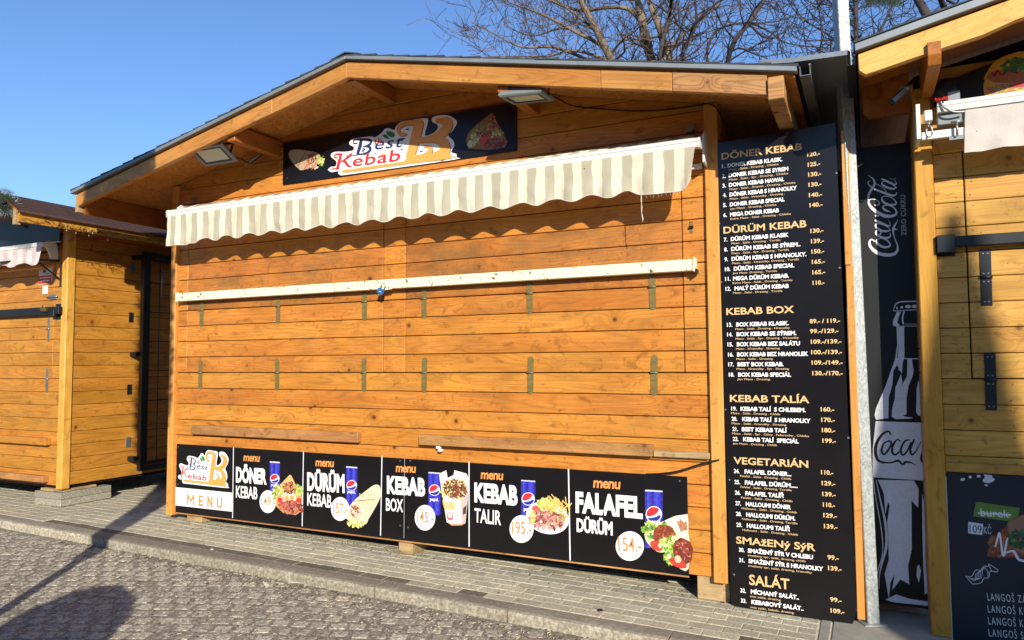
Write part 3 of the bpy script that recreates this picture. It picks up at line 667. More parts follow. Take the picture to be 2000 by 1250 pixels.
# nails as one part
nv = []; nf = []
for (x, y, z, r) in nails:
    x += random.uniform(-.008, .008); z += random.uniform(-.006, .006); o = len(nv)
    for k in range(7): nv.append((x + r * math.cos(k * .897), y - .001, z + r * math.sin(k * .897)))
    nf.append(tuple(range(o, o + 7))[::-1])
me = mesh(nv, nf)
o0 = WL[ST.name]
for v in me.vertices: v.co -= o0
put('nail_heads', me, M['nail'], ST, o0, kind='stuff')
# timber blocks under the stall
for x, w_, lab in ((.15, .19, 'short pine block propping up the left end of the big stall'), (2.52, .13, 'pine block under the middle of the big stall'), (4.86, .16, 'pale pine block under the right end of the big stall')):
    zg = gz(x) + .001; b = thing('support_block', lab, 'wooden block', (x, .02, zg), 'timber blocks under the big stall', boxm((0, 0, 0), (w_, .3, .139 - zg), .004), M['grey_w'])
b = thing('support_block', 'small offcut under the corner post next to the tall menu panel', 'wooden block', (5.0, .03, gz(5)), 'timber blocks under the big stall', boxm((0, 0, 0), (.065, .2, .11 - gz(5)), .003), M['grey_w'])

# ------------------------------------------------------------------ locking bar and padlock
LB = thing('locking_bar', 'long white chipped steel bar across the closed shutters of the big stall', 'locking bar', (.06, -.07, 2.12))
put('bar', prismm([(-.075, 2.121), (-.015, 2.121), (-.015, 2.196), (-.075, 2.196)], 0, .07, 4.895, .004), M['white'], LB)
put('end_plate', boxm((0, 0, 0), (.012, .085, .095), .003), M['white'], LB, (4.896, -.084, 2.112))
put('end_hook', boxm((0, 0, 0), (.012, .06, .03), .002), M['blackm'], LB, (4.909, -.08, 2.1))
put('end_plate', boxm((0, 0, 0), (.012, .08, .09), .003), M['white'], LB, (.057, -.079, 2.114))
put('hasp', boxm((0, 0, 0), (.10, .004, .035), .001), M['white'], LB, (2.42, -.085, 2.108), (0, -.06, 0))
PL = thing('padlock', 'blue padlock hanging from the middle of the white bar', 'padlock', (2.44, -.1, 2.08))
put('lock_body', boxm((-.028, -.012, -.03), (.028, .012, .016), .005), M['bluek'], PL, (2.432, -.105, 2.105), (.1, .45, .3))
put('lock_emblem', boxm((-.007, -.0135, -.012), (.007, -.0122, -.006)), M['alu'], PL, (2.432, -.105, 2.105), (.1, .45, .3))
put('shackle', tube([(-.016, 0, .012), (-.016, 0, .045), (-.008, 0, .056), (.008, 0, .056), (.016, 0, .045), (.016, 0, .012)], .0042, 8), M['zincp'], PL, (2.437, -.105, 2.108), (.1, .5, .2))

# ------------------------------------------------------------------ awning of the big stall
AW = thing('awning', 'long cream and grey striped retractable awning with scalloped valance on the big stall', 'awning', (2.5, -.1, 2.96))
AY = -.26; x0, x1 = .165, 4.965
bar_prof = [(AY - .012, 2.878), (AY - .016, 2.892), (AY - .016, 2.907), (AY - .010, 2.911), (AY - .016, 2.916), (AY - .015, 2.932), (AY - .004, 2.942), (AY + .03, 2.944), (AY + .04, 2.93), (AY + .04, 2.885), (AY + .03, 2.876)]
put('front_bar', prismm(bar_prof, 0, x0, x1 + .02), M['alu'], AW)
put('end_cap', prismm([(p[0] + (.004 if i > 6 else -.003), p[1] + (-.004 if i < 2 or i > 8 else .003)) for i, p in enumerate(bar_prof)], 0, x0 - .014, x0 - .0005), M['alu'], AW)
put('end_cap', prismm([(p[0] + (.004 if i > 6 else -.003), p[1] + (-.004 if i < 2 or i > 8 else .003)) for i, p in enumerate(bar_prof)], 0, x1 + .0205, x1 + .033), M['alu'], AW)
def valance(x0, x1, y, ztop, zbot, per, amp, seed, nx=420, nz=9, ph=0.0, flat=.33, wav=.008):
    vs = []; fs = []
    for i in range(nx + 1):
        x = x0 + (x1 - x0) * i / nx
        k = min(1, max(0, (x - x0 - flat * .8) / .1)); k2 = min(1, max(0, (x1 - x - flat) / .1)); k *= k2
        z_ = zbot + amp * (.5 + .5 * math.cos(2 * math.pi * (x - ph) / per)) * k - (1 - k) * amp * .15 + noise.noise(Vector((x * 3, seed, 0))) * .006
        if x > x1 - .08: z_ += ((x - x1 + .08) / .08) ** 2 * .075
        for j in range(nz + 1):
            t = j / nz
            yy = y + t * (wav * math.sin(2 * math.pi * (x - ph) / per + 1) + noise.noise(Vector((x * 7, t * 3, seed))) * .012 + .006 * math.sin(x * 45 + t * 3) * t) + noise.noise(Vector((x * 14, t * 5, seed + 5))) * .003
            xx = x + t * (-.012 if x < x0 + .2 else 0) * (1 - (x - x0) / .2 if x < x0 + .2 else 0) - t * .03 * max(0, 1 - (x1 - x) / .1)
            vs.append((xx, yy, ztop + (z_ - ztop) * t))
    for i in range(nx):
        for j in range(nz): a = i * (nz + 1) + j; fs.append((a, a + 1, a + nz + 2, a + nz + 1))
    return mesh(vs, fs, True)
put('valance', valance(x0, x1, AY - .014, 2.882, 2.612, .2575, .036, 1, ph=.66), M['fab'], AW)
# hem cord along the scallops
vme = valance(x0, x1, AY - .014, 2.882, 2.612, .2575, .036, 1, ph=.66); hem = [vme.vertices[i * 10 + 9].co + Vector((0, -.001, 0)) for i in range(0, 421, 2)]
put('hem', tube(hem, .0028, 5), M['fabW'], AW)
# cloth from the roller down to the bar
vs = []; fs = []; nx = 300
for i in range(nx + 1):
    x = x0 + .03 + (4.93 - x0 - .03) * i / nx
    for j in range(7):
        t = j / 6; y = -.10 + (AY + .03 + .10) * t; z = 3.006 + (2.941 - 3.006) * t + .005 * math.sin(x * 40 + t * 3) * (1 - t * .5) + noise.noise(Vector((x * 9, t, 3))) * .006 * (1 - abs(2 * t - 1) * .3)
        vs.append((x, y, z))
for i in range(nx):
    for j in range(6): a = i * 7 + j; fs.append((a, a + 1, a + 8, a + 7))
put('awning_cloth', mesh(vs, fs, True), M['fab'], AW)
put('cloth_roll', tube([(x0 + .03, -.098, 2.962), (4.93, -.098, 2.962)], .044, 20), M['fab'], AW)
put('roller_tube', tube([(x0 - .01, -.098, 2.962), (4.985, -.098, 2.962)], .018, 12), M['zincp'], AW)
for xx in (x0 - .03, 4.985):
    put('end_bracket', prismm([(-.150, 2.81), (-.004, 2.80), (-.004, 3.02), (-.10, 3.03), (-.15, 2.99)], 0, xx, xx + .014, .003), M['alu'], AW)
put('wall_bar', boxm((0, 0, 0), (4.80, .03, .035), .003), M['alu'], AW, (.16, -.04, 2.80))
for xx in (.17, 4.86):
    put('top_bracket', prismm([(-.085, 3.045), (-.005, 3.055), (-.005, 3.12), (-.012, 3.12), (-.014, 3.065), (-.085, 3.052)], 0, xx, xx + .05, .001), M['zincp'], AW)
put('bracket', prismm([(-.10, 2.74), (-.004, 2.73), (-.004, 2.80), (-.09, 2.76)], 0, 2.44, 2.49, .002), M['ledge'], AW)
# folded arms
put('arm', tube([(4.86, -.06, 2.84), (3.6, -.11, 2.87), (3.5, -.2, 2.89)], .016, 8), M['alu'], AW)
put('arm', tube([(.4, -.06, 2.84), (1.6, -.11, 2.87), (1.7, -.2, 2.89)], .016, 8), M['alu'], AW)
# frayed threads
th = [(4.612, -.275, 2.614), (4.611, -.274, 2.57), (4.616, -.273, 2.53), (4.613, -.273, 2.49), (4.620, -.273, 2.435)]
fr = [tube(th, .0022, 4), tube([(p[0] + .005 * math.sin(i * 2), p[1], p[2] + .01) for i, p in enumerate(th)], .0018, 4)]
for i in range(9):
    xx = 4.64 + .026 * i; fr.append(tube([(xx, -.275, 2.613), (xx + .006, -.277, 2.60), (xx + random.uniform(-.01, .014), -.278, 2.588 - random.uniform(0, .012))], .0009, 3))
put('frayed_threads', joinm(fr), M['fabW'], AW)
# ------------------------------------------------------------------ prints: shared drawings
def cv(ox, oy, sc, Y):
    """converter: place in an enlarged crop of the photograph -> (u, v) on the plane Y"""
    def f(x, y):
        p = at(ox + x / sc, oy + y / sc, Y); return (p.x, p.z)
    return f
WHITE = (238, 236, 232); ORANGE = (226, 140, 52); ORLT = (238, 160, 74); NAVY = (24, 40, 96); RED = (206, 34, 40)
def logo(pr, f, scale):
    """round-cornered brand logo; f maps drawing coordinates (2000 x 1037) to the plane; scale = plane metres per drawing unit"""
    P = lambda pts: [f(x, y) for x, y in pts]
    def S(pts, col): pr.stroke([(*f(x, y), w * scale) for x, y, w in pts], col, 5)
    out = [(75, 900), (120, 860), (185, 850), (200, 780), (130, 720), (125, 670), (190, 640), (330, 640), (440, 620), (450, 570), (395, 540), (395, 490), (470, 445), (700, 420), (760, 430), (860, 360), (900, 310), (960, 300), (1040, 325), (1065, 270), (1150, 200), (1300, 178), (1480, 155), (1530, 190), (1480, 400), (1600, 370), (1670, 300), (1650, 240), (1590, 210), (1585, 150), (1680, 115), (1820, 115), (1930, 180), (1940, 240), (1880, 340), (1820, 405), (1890, 480), (1905, 560), (1860, 645), (1935, 672), (1932, 720), (1870, 760), (400, 965), (270, 980), (225, 950), (230, 920), (130, 935)]
    out = [(a, b) for a, b in spline([(x, y) for x, y in out] + [out[0]], 3)]
    pr.poly(P(out), WHITE)
    K = [
        [(1205, 388, 34), (1150, 392, 44), (1105, 355, 48), (1102, 300, 56), (1160, 245, 60), (1260, 222, 66), (1400, 222, 70)],
        [(1395, 250, 130), (1355, 400, 138), (1312, 560, 132), (1275, 690, 130)],
        [(1655, 190, 44), (1720, 190, 70), (1790, 215, 120), (1810, 270, 140), (1760, 345, 130), (1660, 410, 100), (1540, 455, 80), (1400, 475, 70)],
        [(1500, 470, 70), (1640, 470, 80), (1730, 500, 120), (1770, 570, 140), (1760, 650, 150), (1720, 700, 120)],
        [(1260, 715, 80), (1390, 715, 56), (1500, 685, 62), (1565, 625, 60), (1545, 578, 40), (1480, 568, 30)]]
    for s in K: S([(x + 7, y + 5, w) for x, y, w in s], (40, 30, 40))
    for s in K: S(s, ORANGE)
    for s in K: S([(x - 3, y - 4, w * .86) for x, y, w in s], ORLT)
    pr.poly(P([(1200, 745), (1480, 700), (1600, 655), (1700, 600), (1800, 655), (1885, 695), (1860, 735), (300, 945), (272, 930), (285, 908), (1180, 780)]), ORLT)
    S([(330, 948, 3), (1000, 850, 3), (1860, 738, 5), (1885, 705, 5)], (60, 34, 30))
    for t in ([(1190, 318), (1250, 300), (1248, 332)], [(1410, 622), (1465, 635), (1412, 652)], [(1120, 605), (1168, 600), (1150, 622)], [(745, 660), (790, 656), (772, 672)]): pr.poly(P(t), (120, 20, 34))
    # BEST
    S([(560, 468, 44), (545, 560, 56), (512, 655, 44)], NAVY)
    S([(500, 520, 18), (455, 518, 16), (448, 490, 14), (490, 462, 18), (560, 462, 24)], NAVY)
    S([(540, 462, 22), (640, 462, 26), (698, 480, 34), (690, 530, 34), (620, 562, 20), (590, 564, 12)], NAVY)
    S([(600, 562, 14), (670, 568, 30), (695, 605, 38), (650, 655, 34), (570, 676, 20), (500, 668, 16)], NAVY)
    S([(590, 620, 14), (612, 610, 16), (606, 594, 12), (580, 600, 8), (574, 628, 10), (600, 645, 10)], NAVY)
    S([(340, 700, 6), (480, 690, 10), (600, 672, 8), (650, 650, 4)], NAVY)
    pr.text('est', f(745, 612), f(1195, 566), 150 * scale, NAVY, .006, .22, 1.1)
    S([(1090, 470, 14), (1150, 455, 18), (1198, 452, 10)], NAVY)
    # KEBAB
    S([(268, 682, 38), (245, 780, 48), (218, 878, 40)], RED)
    S([(215, 722, 16), (180, 724, 16), (176, 694, 16), (215, 676, 22), (280, 680, 26)], RED)
    S([(430, 662, 14), (395, 700, 38), (320, 755, 22), (272, 790, 14)], RED)
    S([(290, 770, 14), (335, 790, 34), (370, 840, 30), (420, 856, 10)], RED)
    S([(118, 893, 8), (180, 886, 16), (245, 878, 14)], RED)
    pr.text('ebab', f(430, 858), f(1145, 768), 150 * scale, RED, .010, .1, 1.06)
    # leaf, flames
    pr.poly(P([(862, 402), (905, 388), (935, 400), (965, 440), (985, 452), (930, 455), (890, 432)]), (24, 120, 60))
    pr.poly(P([(925, 342), (990, 345), (1045, 372), (1052, 405), (1030, 435), (990, 430), (950, 405), (928, 375)]), (24, 128, 66))
    S([(935, 392, 3), (965, 420, 4), (1000, 440, 4)], WHITE)
    for x, y in ((800, 520), ): S([(770, 520, 22), (768, 480, 16), (785, 455, 4)], RED); S([(810, 510, 26), (820, 465, 16), (808, 430, 4)], RED); S([(845, 515, 18), (850, 480, 10), (838, 440, 4)], RED)
    for x in (860, 890, 920): S([(x, 685, 18), (x - 4, 650, 12), (x + 6, 618, 3)], (226, 190, 96))
    S([(850, 690, 6), (890, 680, 10), (930, 690, 6)], (226, 170, 80))
def rnd_in(c, a, b):
    t = random.uniform(0, 6.283); r = math.sqrt(random.random()); return (c[0] + a * r * math.cos(t), c[1] + b * r * math.sin(t))
def lettuce(pr, c, a, b, n, k=.012, cols=((150, 176, 60), (190, 200, 90), (96, 130, 40), (214, 214, 140))):
    for i in range(n): pr.ell(rnd_in(c, a, b), k * random.uniform(.5, 1.3), k * random.uniform(.3, .9), jit(random.choice(cols), 14), 9, random.uniform(0, 3), .35, .000006)
def meat(pr, c, a, b, n, k=.012, cols=((140, 62, 40), (104, 40, 26), (172, 92, 62), (196, 120, 90), (84, 28, 18))):
    for i in range(n): pr.ell(rnd_in(c, a, b), k * random.uniform(.7, 1.7), k * random.uniform(.2, .55), jit(random.choice(cols), 14), 8, random.uniform(0, 3), .25, .000006)
def can(pr, f, x0, x1, y0, y1, sc, skew=0, cut=None):
    """blue drink can printed at crop coordinates; y0 top, y1 bottom"""
    b = cut or y1; cols = [(40, 40, 150), (60, 62, 196), (44, 44, 170), (30, 30, 130), (52, 54, 186), (62, 64, 200), (46, 48, 176), (34, 34, 140)]
    n = len(cols)
    for i, c in enumerate(cols):
        a, d = x0 + (x1 - x0) * i / n, x0 + (x1 - x0) * (i + 1) / n
        pr.poly([f(a, y0 + 10 + skew * i / n), f(d, y0 + 10 + skew * (i + 1) / n), f(d, b + skew), f(a, b + skew)], c, .000001)
    pr.z += .0001
    pr.poly([f(x0 + 3, y0), f(x1 - 3, y0 + skew), f(x1, y0 + 12 + skew), f(x0, y0 + 12)], (206, 206, 206))
    w = x1 - x0; cx, cy = (x0 + x1) / 2, y0 + (y1 - y0) * .42 + skew / 2; r = w * .41
    def E(a0, a1, rr=r, n=20): return [(cx + rr * math.cos(a0 + (a1 - a0) * i / n), cy + rr * math.sin(a0 + (a1 - a0) * i / n)) for i in range(n + 1)]
    pr.poly([f(*p) for p in E(0, 6.283, r * 1.12)], (232, 232, 236))
    pr.poly([f(*p) for p in E(0, 6.283)], (236, 236, 240))
    pr.poly([f(*p) for p in E(math.radians(168), math.radians(318))] + [f(cx + r * .35, cy - r * .05), f(cx - r * .2, cy + r * .22), f(cx - r * .6, cy + r * .32)], (206, 36, 44))
    pr.poly([f(*p) for p in E(math.radians(12), math.radians(150))] + [f(cx - r * .3, cy + r * .48), f(cx + r * .3, cy + r * .35), f(cx + r * .7, cy + r * .1)], (36, 40, 150))
def price(pr, f, cx, cy, rx, ry, txt, cap):
    P = [f(cx + rx * math.cos(t), cy + ry * math.sin(t)) for t in [i * 6.2832 / 40 for i in range(40)]]
    pr.z += .0006; pr.poly(P, (240, 238, 234)); pr.text(txt, f(cx - rx * .8, cy + ry * .34), f(cx + rx * .86, cy + ry * .42), cap, (190, 138, 84), .015, 0, 1.0)
# ------------------------------------------------------------------ name sign on the gable
SG = thing('gable_sign', 'black shop sign with orange letter logo and two bread pictures on the gable', 'sign', (2.45, -.02, 1.67 + 1.45 - 1.45 + 0), rot=None)
ys = -.016
c_ = [at(555, 277, ys), at(1011, 200, ys), at(1010, 296, ys), at(556.5, 358, ys)]
zs0 = (c_[2].z + c_[3].z) / 2; zs1 = (c_[0].z + c_[1].z) / 2
WL[SG.name] = Vector((2.45, -.02, zs0)); SG.location = WL[SG.name]
box('sign_board', (1.305, ys, zs0), (3.595, -.003, zs1), M['panel'], SG, .0015)
pr = Print(); fs_ = cv(630, 210, 7.4074, ys)
a_, b_ = fs_(100, 500), fs_(1900, 500); LS = abs(b_[0] - a_[0]) / 1800
logo(pr, fs_, LS); pr.build('logo', SG, ys)
pr = Print(); f = cv(540, 150, 3.846, ys)
# wrapped flatbread
pr.poly([f(*p) for p in spline([(92, 590), (98, 560), (140, 545), (230, 555), (300, 570), (330, 600), (300, 660), (200, 700), (165, 690), (110, 630), (92, 590)], 3)], (178, 156, 128))
pr.poly([f(*p) for p in spline([(150, 660), (215, 575), (230, 560), (180, 640), (165, 690)], 3)], (140, 116, 88))
for i in range(50): pr.ell(rnd_in(f(190, 620), .085, .05), .008, .004, jit((168, 144, 112), 20), 8, 1, .2, .000006)
meat(pr, f(262, 615), .055, .05, 60, .012); lettuce(pr, f(335, 630), .035, .045, 40, .011); lettuce(pr, f(285, 670), .05, .025, 20, .01, ((222, 220, 190), (200, 206, 150)))
for i in range(16):
    a = f(200 + random.uniform(0, 110), 660 + random.uniform(-20, 20)); pr.stroke([(a[0], a[1], .006), (a[0] - .02 + random.uniform(-.02, .02), a[1] - .03, .004)], random.choice(((226, 96, 60), (232, 130, 80), (206, 50, 40))), 2)
pr.build('wrap_picture', SG, ys)
pr = Print()
pr.poly([f(*p) for p in [(1622, 268), (1650, 330), (1690, 400), (1735, 490), (1715, 530), (1600, 548), (1440, 540), (1425, 480), (1440, 420), (1520, 345)]], (150, 96, 56))
lettuce(pr, f(1560, 385), .10, .03, 40, .013, ((120, 140, 60), (90, 110, 40), (160, 160, 90))); meat(pr, f(1620, 340), .04, .045, 30, .012)
lettuce(pr, f(1500, 450), .06, .05, 46, .014, ((180, 180, 120), (130, 150, 60), (206, 200, 170))); meat(pr, f(1570, 420), .08, .04, 40, .014)
lettuce(pr, f(1660, 430), .05, .04, 30, .012, ((150, 170, 80), (210, 206, 180))); meat(pr, f(1640, 500), .09, .04, 70, .013, ((120, 50, 54), (90, 34, 36), (150, 80, 76)))
for q in ((1540, 470), (1570, 465), (1555, 500)): pr.ell(f(*q), .028, .014, (196, 66, 60), 12, .6, .1); 
lettuce(pr, f(1465, 510), .03, .03, 24, .012, ((170, 180, 90), (200, 196, 160)))
pr.build('flatbread_picture', SG, ys)
ms = [cyl((at(x, y, ys).x, ys, at(x, y, ys).z), (0, -1, 0), .005, .002, 8) for x, y in ((561, 348), (1001, 287), (760, 325), (563, 284), (1003, 208))]
for m_ in ms:
    for v in m_.vertices: v.co -= WL[SG.name]
put('screws', joinm(ms), M['nail'], SG, WL[SG.name], kind='stuff')

# ------------------------------------------------------------------ menu banners along the foot of the stall
yb_ = -.012
def zl(x): return .149 + (.131 - .149) * (x / 4.81)
def zh(x): return .782 + (.769 - .782) * (x / 4.81)
uS = at(790.5, 960, yb_).x; uL, uR = at(344, 930, yb_).x, at(1343.5, 1020, yb_).x
def sheet(name, label, x0, x1):
    t = thing(name, label, 'menu banner', ((x0 + x1) / 2, -.01, zl(x0)), 'menu banners')
    prism('panel', [(x0, zl(x0)), (x1, zl(x1)), (x1, zh(x1)), (x0, zh(x0))], 1, yb_, -.003, M['panel'], t)
    prism('edge_strip', [(x0, zl(x0) - .011), (x1, zl(x1) - .011), (x1, zl(x1) - .001), (x0, zl(x0) - .001)], 1, yb_ - .002, -.001, M['ledge'], t)
    return t
B1 = sheet('menu_banner', 'left black menu banner of the big stall starting with the round logo and MENU', uL, uS - .0015)
B2 = sheet('menu_banner', 'right black menu banner of the big stall, with the plate and falafel pictures', uS + .0015, uR)
f4, f5, f6 = cv(330, 860, 4.651, yb_), cv(740, 870, 5.208, yb_), cv(1100, 880, 4.033, yb_)
# logo panel
pl_ = Print(); la, lb = fs_(75, 900), fs_(1940, 240); lt = fs_(1750, 115)
b0, b1, b2 = f4(80, 340), f4(540, 200), f4(500, 112); vb = f4(480, 432)[1]; vlow = fs_(270, 980)[1]
lu0, lu1 = fs_(75, 900)[0], fs_(1940, 240)[0]; lv0, lv1 = vlow, lt[1]
bu0, bu1 = f4(80, 340)[0], f4(540, 200)[0]; bv0, bv1 = f4(300, 405)[1], f4(430, 105)[1]
def fl(x, y):
    u, v = fs_(x, y); return (bu0 + (u - lu0) / (lu1 - lu0) * (bu1 - bu0), bv0 + (v - lv0) / (lv1 - lv0) * (bv1 - bv0))
logo(pl_, fl, LS * (bu1 - bu0) / (lu1 - lu0)); pl_.build('logo', B1, yb_)
pr = Print(); pr.poly([f4(60, 425), f4(576, 476), f4(573, 648), f4(57, 590)], WHITE)
pr.block('MENU', f4(162, 586), f4(484, 618), .098, (206, 142, 66), .2, .42); pr.build('menu_lettering', B1, yb_)
def bar(pr, f, x0, y0, x1, y1, w=.009, col=(226, 226, 226)):
    a, b = f(x0, y0), f(x1, y1); pr.poly([(a[0] - w / 2, a[1]), (b[0] - w / 2, b[1]), (b[0] + w / 2, b[1]), (a[0] + w / 2, a[1])], col)
pr = Print()
bar(pr, f4, 586, 64, 578, 705); bar(pr, f4, 1222, 97, 1210, 780); bar(pr, f4, 1935, 138, 1922, 866)
def head(pr, f, m, t1, t2, capm, cap1, cap2, b1=.04, b2=.015):
    pr.text('menu', f(*m[0]), f(*m[1]), capm, (232, 150, 74), .025, .12, .92)
    pr.text(t1[0], f(*t1[1]), f(*t1[2]), cap1, WHITE, .052, 0, 1.04); pr.text(t2[0], f(*t2[1]), f(*t2[2]), cap2, WHITE, .045 if t2[0] == 'DÜRÜM' else .02, 0, 1.0)
def hz(f, x, ya, yb): return abs(f(x, ya)[1] - f(x, yb)[1])
head(pr, f4, ((676, 188), (828, 196)), ('DÖNER', (608, 383), (888, 404)), ('KEBAB', (608, 520), (803, 537)), .075, hz(f4, 700, 235, 388), hz(f4, 700, 408, 525))
head(pr, f4, ((1330, 235), (1502, 245)), ('DÜRÜM', (1256, 458), (1596, 480)), ('KEBAB', (1256, 592), (1476, 614)), .075, hz(f4, 1400, 285, 465), hz(f4, 1400, 478, 603))
pr.build('white_lettering', B1, yb_)
# doner picture
pr = Print(); can(pr, f4, 915, 1008, 190, 560, 1, 6); pr.text('pepsi', f4(929, 414), f4(995, 420), .024, WHITE, .02)
pr.poly([f4(*p) for p in [(940, 470), (1010, 400), (1097, 312), (1112, 320), (1150, 400), (1208, 450), (1208, 640), (1150, 680), (1040, 660), (975, 600)]], (206, 150, 88))
pr.poly([f4(*p) for p in [(1040, 385), (1097, 314), (1108, 322), (1150, 405), (1110, 400)]], (226, 178, 112))
lettuce(pr, f4(1000, 440), .075, .05, 60, .013); lettuce(pr, f4(1180, 450), .04, .05, 46, .013); lettuce(pr, f4(965, 500), .03, .05, 30, .012)
meat(pr, f4(1100, 440), .07, .06, 60, .015); lettuce(pr, f4(1090, 520), .10, .04, 40, .014, ((236, 226, 206), (206, 214, 140), (226, 200, 180)))
for q in ((1010, 540), (1180, 545), (1120, 560), (1030, 575)): pr.ell(f4(*q), .03, .02, (206, 50, 44), 12, 0, .15)
meat(pr, f4(1110, 610), .13, .05, 130, .018, ((146, 56, 44), (176, 90, 70), (104, 36, 28), (200, 120, 96)))
pr.build('doner_picture', B1, yb_)
pr = Print(); can(pr, f4, 1608, 1712, 235, 640, 1, 8); pr.text('pepsi.', f4(1622, 478), f4(1695, 484), .026, WHITE, .02)
pr.poly([f4(*p) for p in spline([(1610, 690), (1640, 600), (1700, 530), (1800, 450), (1870, 403), (1918, 420), (1922, 510), (1870, 620), (1810, 720), (1790, 760), (1700, 775), (1610, 710)], 2)], (222, 206, 170))
for i in range(70): pr.ell(rnd_in(f4(1800, 540), .10, .07), .010, .003, jit((200, 178, 136), 20), 8, .7, .3, .000006)
pr.stroke([(*f4(1670, 555), .004), (*f4(1760, 545), .006), (*f4(1880, 535), .003)], (130, 96, 60))
meat(pr, f4(1700, 650), .06, .055, 50, .015, ((206, 160, 130), (170, 96, 80), (222, 190, 160), (120, 60, 46)))
for q in ((1660, 620), (1690, 660), (1740, 650), (1640, 690), (1720, 700)): pr.stroke([(*f4(q[0] - 20, q[1] - 20), .01), (*f4(q[0], q[1]), .016), (*f4(q[0] + 25, q[1] + 25), .008)], jit((226, 196, 168), 12), 3)
lettuce(pr, f4(1700, 755), .09, .03, 60, .012, ((206, 206, 90), (236, 226, 120), (160, 176, 60), (250, 240, 190)))
pr.build('wrap_picture', B1, yb_)
pr = Print(); price(pr, f4, 899, 557, 75, 103, '149.-', .085); pr.build('price_disc', B1, yb_); pr = Print(); price(pr, f4, 1555, 623, 82, 108, '157.-', .088); pr.build('price_disc', B1, yb_)
# box menu: the words run across the joint between the two sheets
pr = Print(); bar(pr, f5, 262, 118, 255, 942, .004, (170, 170, 170)); bar(pr, f5, 917, 160, 918, 1030)
bar(pr, cv(1100, 880, 4.033, yb_), 42, 142, 55, 866)
head(pr, f5, ((172, 270), (380, 280)), ('KEBAB', (82, 492), (472, 522)), ('BOX', (72, 663), (246, 680)), .075, hz(f5, 200, 303, 500), hz(f5, 150, 532, 670))
head(pr, f5, ((1036, 340), (1270, 354)), ('KEBAB', (972, 578), (1412, 616)), ('TALIR', (972, 780), (1243, 812)), .075, hz(f5, 1200, 380, 597), hz(f5, 1100, 640, 794))
head(pr, f6, ((236, 292), (456, 306)), ('FALAFEL', (98, 490), (627, 540)), ('DÜRÜM', (106, 640), (390, 670)), .078, hz(f6, 350, 330, 512), hz(f6, 250, 540, 655), b2=.04)
pr.build('white_lettering', B2, yb_)
pr = Print(); can(pr, f5, 502, 628, 270, 700, 1, 8); pr.text('pepsi.', f5(520, 562), f5(608, 568), .028, WHITE, .02)
pr.poly([f5(*p) for p in [(612, 300), (630, 280), (685, 252), (700, 330), (740, 310), (760, 300), (768, 252), (890, 285), (912, 330), (908, 450), (880, 790), (840, 812), (740, 812), (690, 780)]], (226, 214, 206))
pr.poly([f5(*p) for p in [(835, 570), (912, 440), (905, 560), (880, 795), (845, 800)]], (196, 178, 166))
pr.poly([f5(*p) for p in [(640, 440), (660, 380), (720, 345), (840, 350), (890, 380), (870, 470), (840, 565), (700, 510)]], (216, 196, 130))
lettuce(pr, f5(680, 450), .05, .06, 40, .012, ((226, 214, 150), (176, 186, 90))); meat(pr, f5(775, 440), .10, .07, 130, .014, ((96, 44, 24), (130, 66, 40), (70, 28, 16), (150, 84, 56)))
for i in range(12): a = f5(665 + i * 10, 640 + random.uniform(-10, 10)); pr.stroke([(a[0], a[1], .006), (a[0] - .012 + random.uniform(-.01, .01), a[1] + .05, .006)], (236, 180, 66), 2)
pr.ell(f5(725, 720), .028, .03, (206, 90, 100), 16); pr.ell(f5(725, 712), .020, .02, (226, 214, 206), 16)
pr.poly([f5(*p) for p in [(690, 765), (740, 800), (840, 800), (872, 780), (850, 812), (740, 815)]], (222, 140, 90))
pr.poly([f5(*p) for p in [(858, 640), (892, 605), (888, 690), (856, 705)]], (70, 56, 50))
pr.build('noodle_box_picture', B2, yb_)
pr = Print(); can(pr, f5, 1446, 1592, 350, 800, 1, 10); pr.text('pepsi', f5(1474, 664), f5(1570, 672), .03, WHITE, .02)
el = [f5(1715 + 218 * math.cos(t) , 735 + 165 * math.sin(t) + .12 * 218 * math.cos(t)) for t in [i * 6.2832 / 48 for i in range(48)]]
pr.z += .001; pr.poly(el, (240, 238, 236)); el2 = [f5(1725 + 185 * math.cos(t), 715 + 130 * math.sin(t) + .12 * 185 * math.cos(t)) for t in [i * 6.2832 / 48 for i in range(48)]]; pr.poly(el2, (226, 220, 206))
lettuce(pr, f5(1690, 605), .07, .045, 80, .014, ((196, 206, 90), (150, 176, 60), (226, 226, 140)))
for i in range(60): a = rnd_in(f5(1830, 650), .09, .07); pr.stroke([(a[0], a[1], .007), (a[0] + random.uniform(-.04, .04), a[1] + random.uniform(.01, .06), .007)], jit((226, 186, 100), 16), 2)
for q in ((1600, 650), (1615, 665)): pr.ell(f5(*q), .028, .03, (206, 60, 50), 14); pr.ell(f5(*q), .02, .022, (226, 110, 90), 14)
lettuce(pr, f5(1850, 740), .03, .03, 24, .012, ((96, 130, 50), (120, 150, 60)))
meat(pr, f5(1710, 760), .14, .065, 160, .016, ((176, 100, 84), (206, 140, 120), (130, 60, 48), (222, 170, 150)))
lettuce(pr, f5(1570, 730), .02, .05, 20, .01, ((226, 206, 90), (236, 220, 130)))
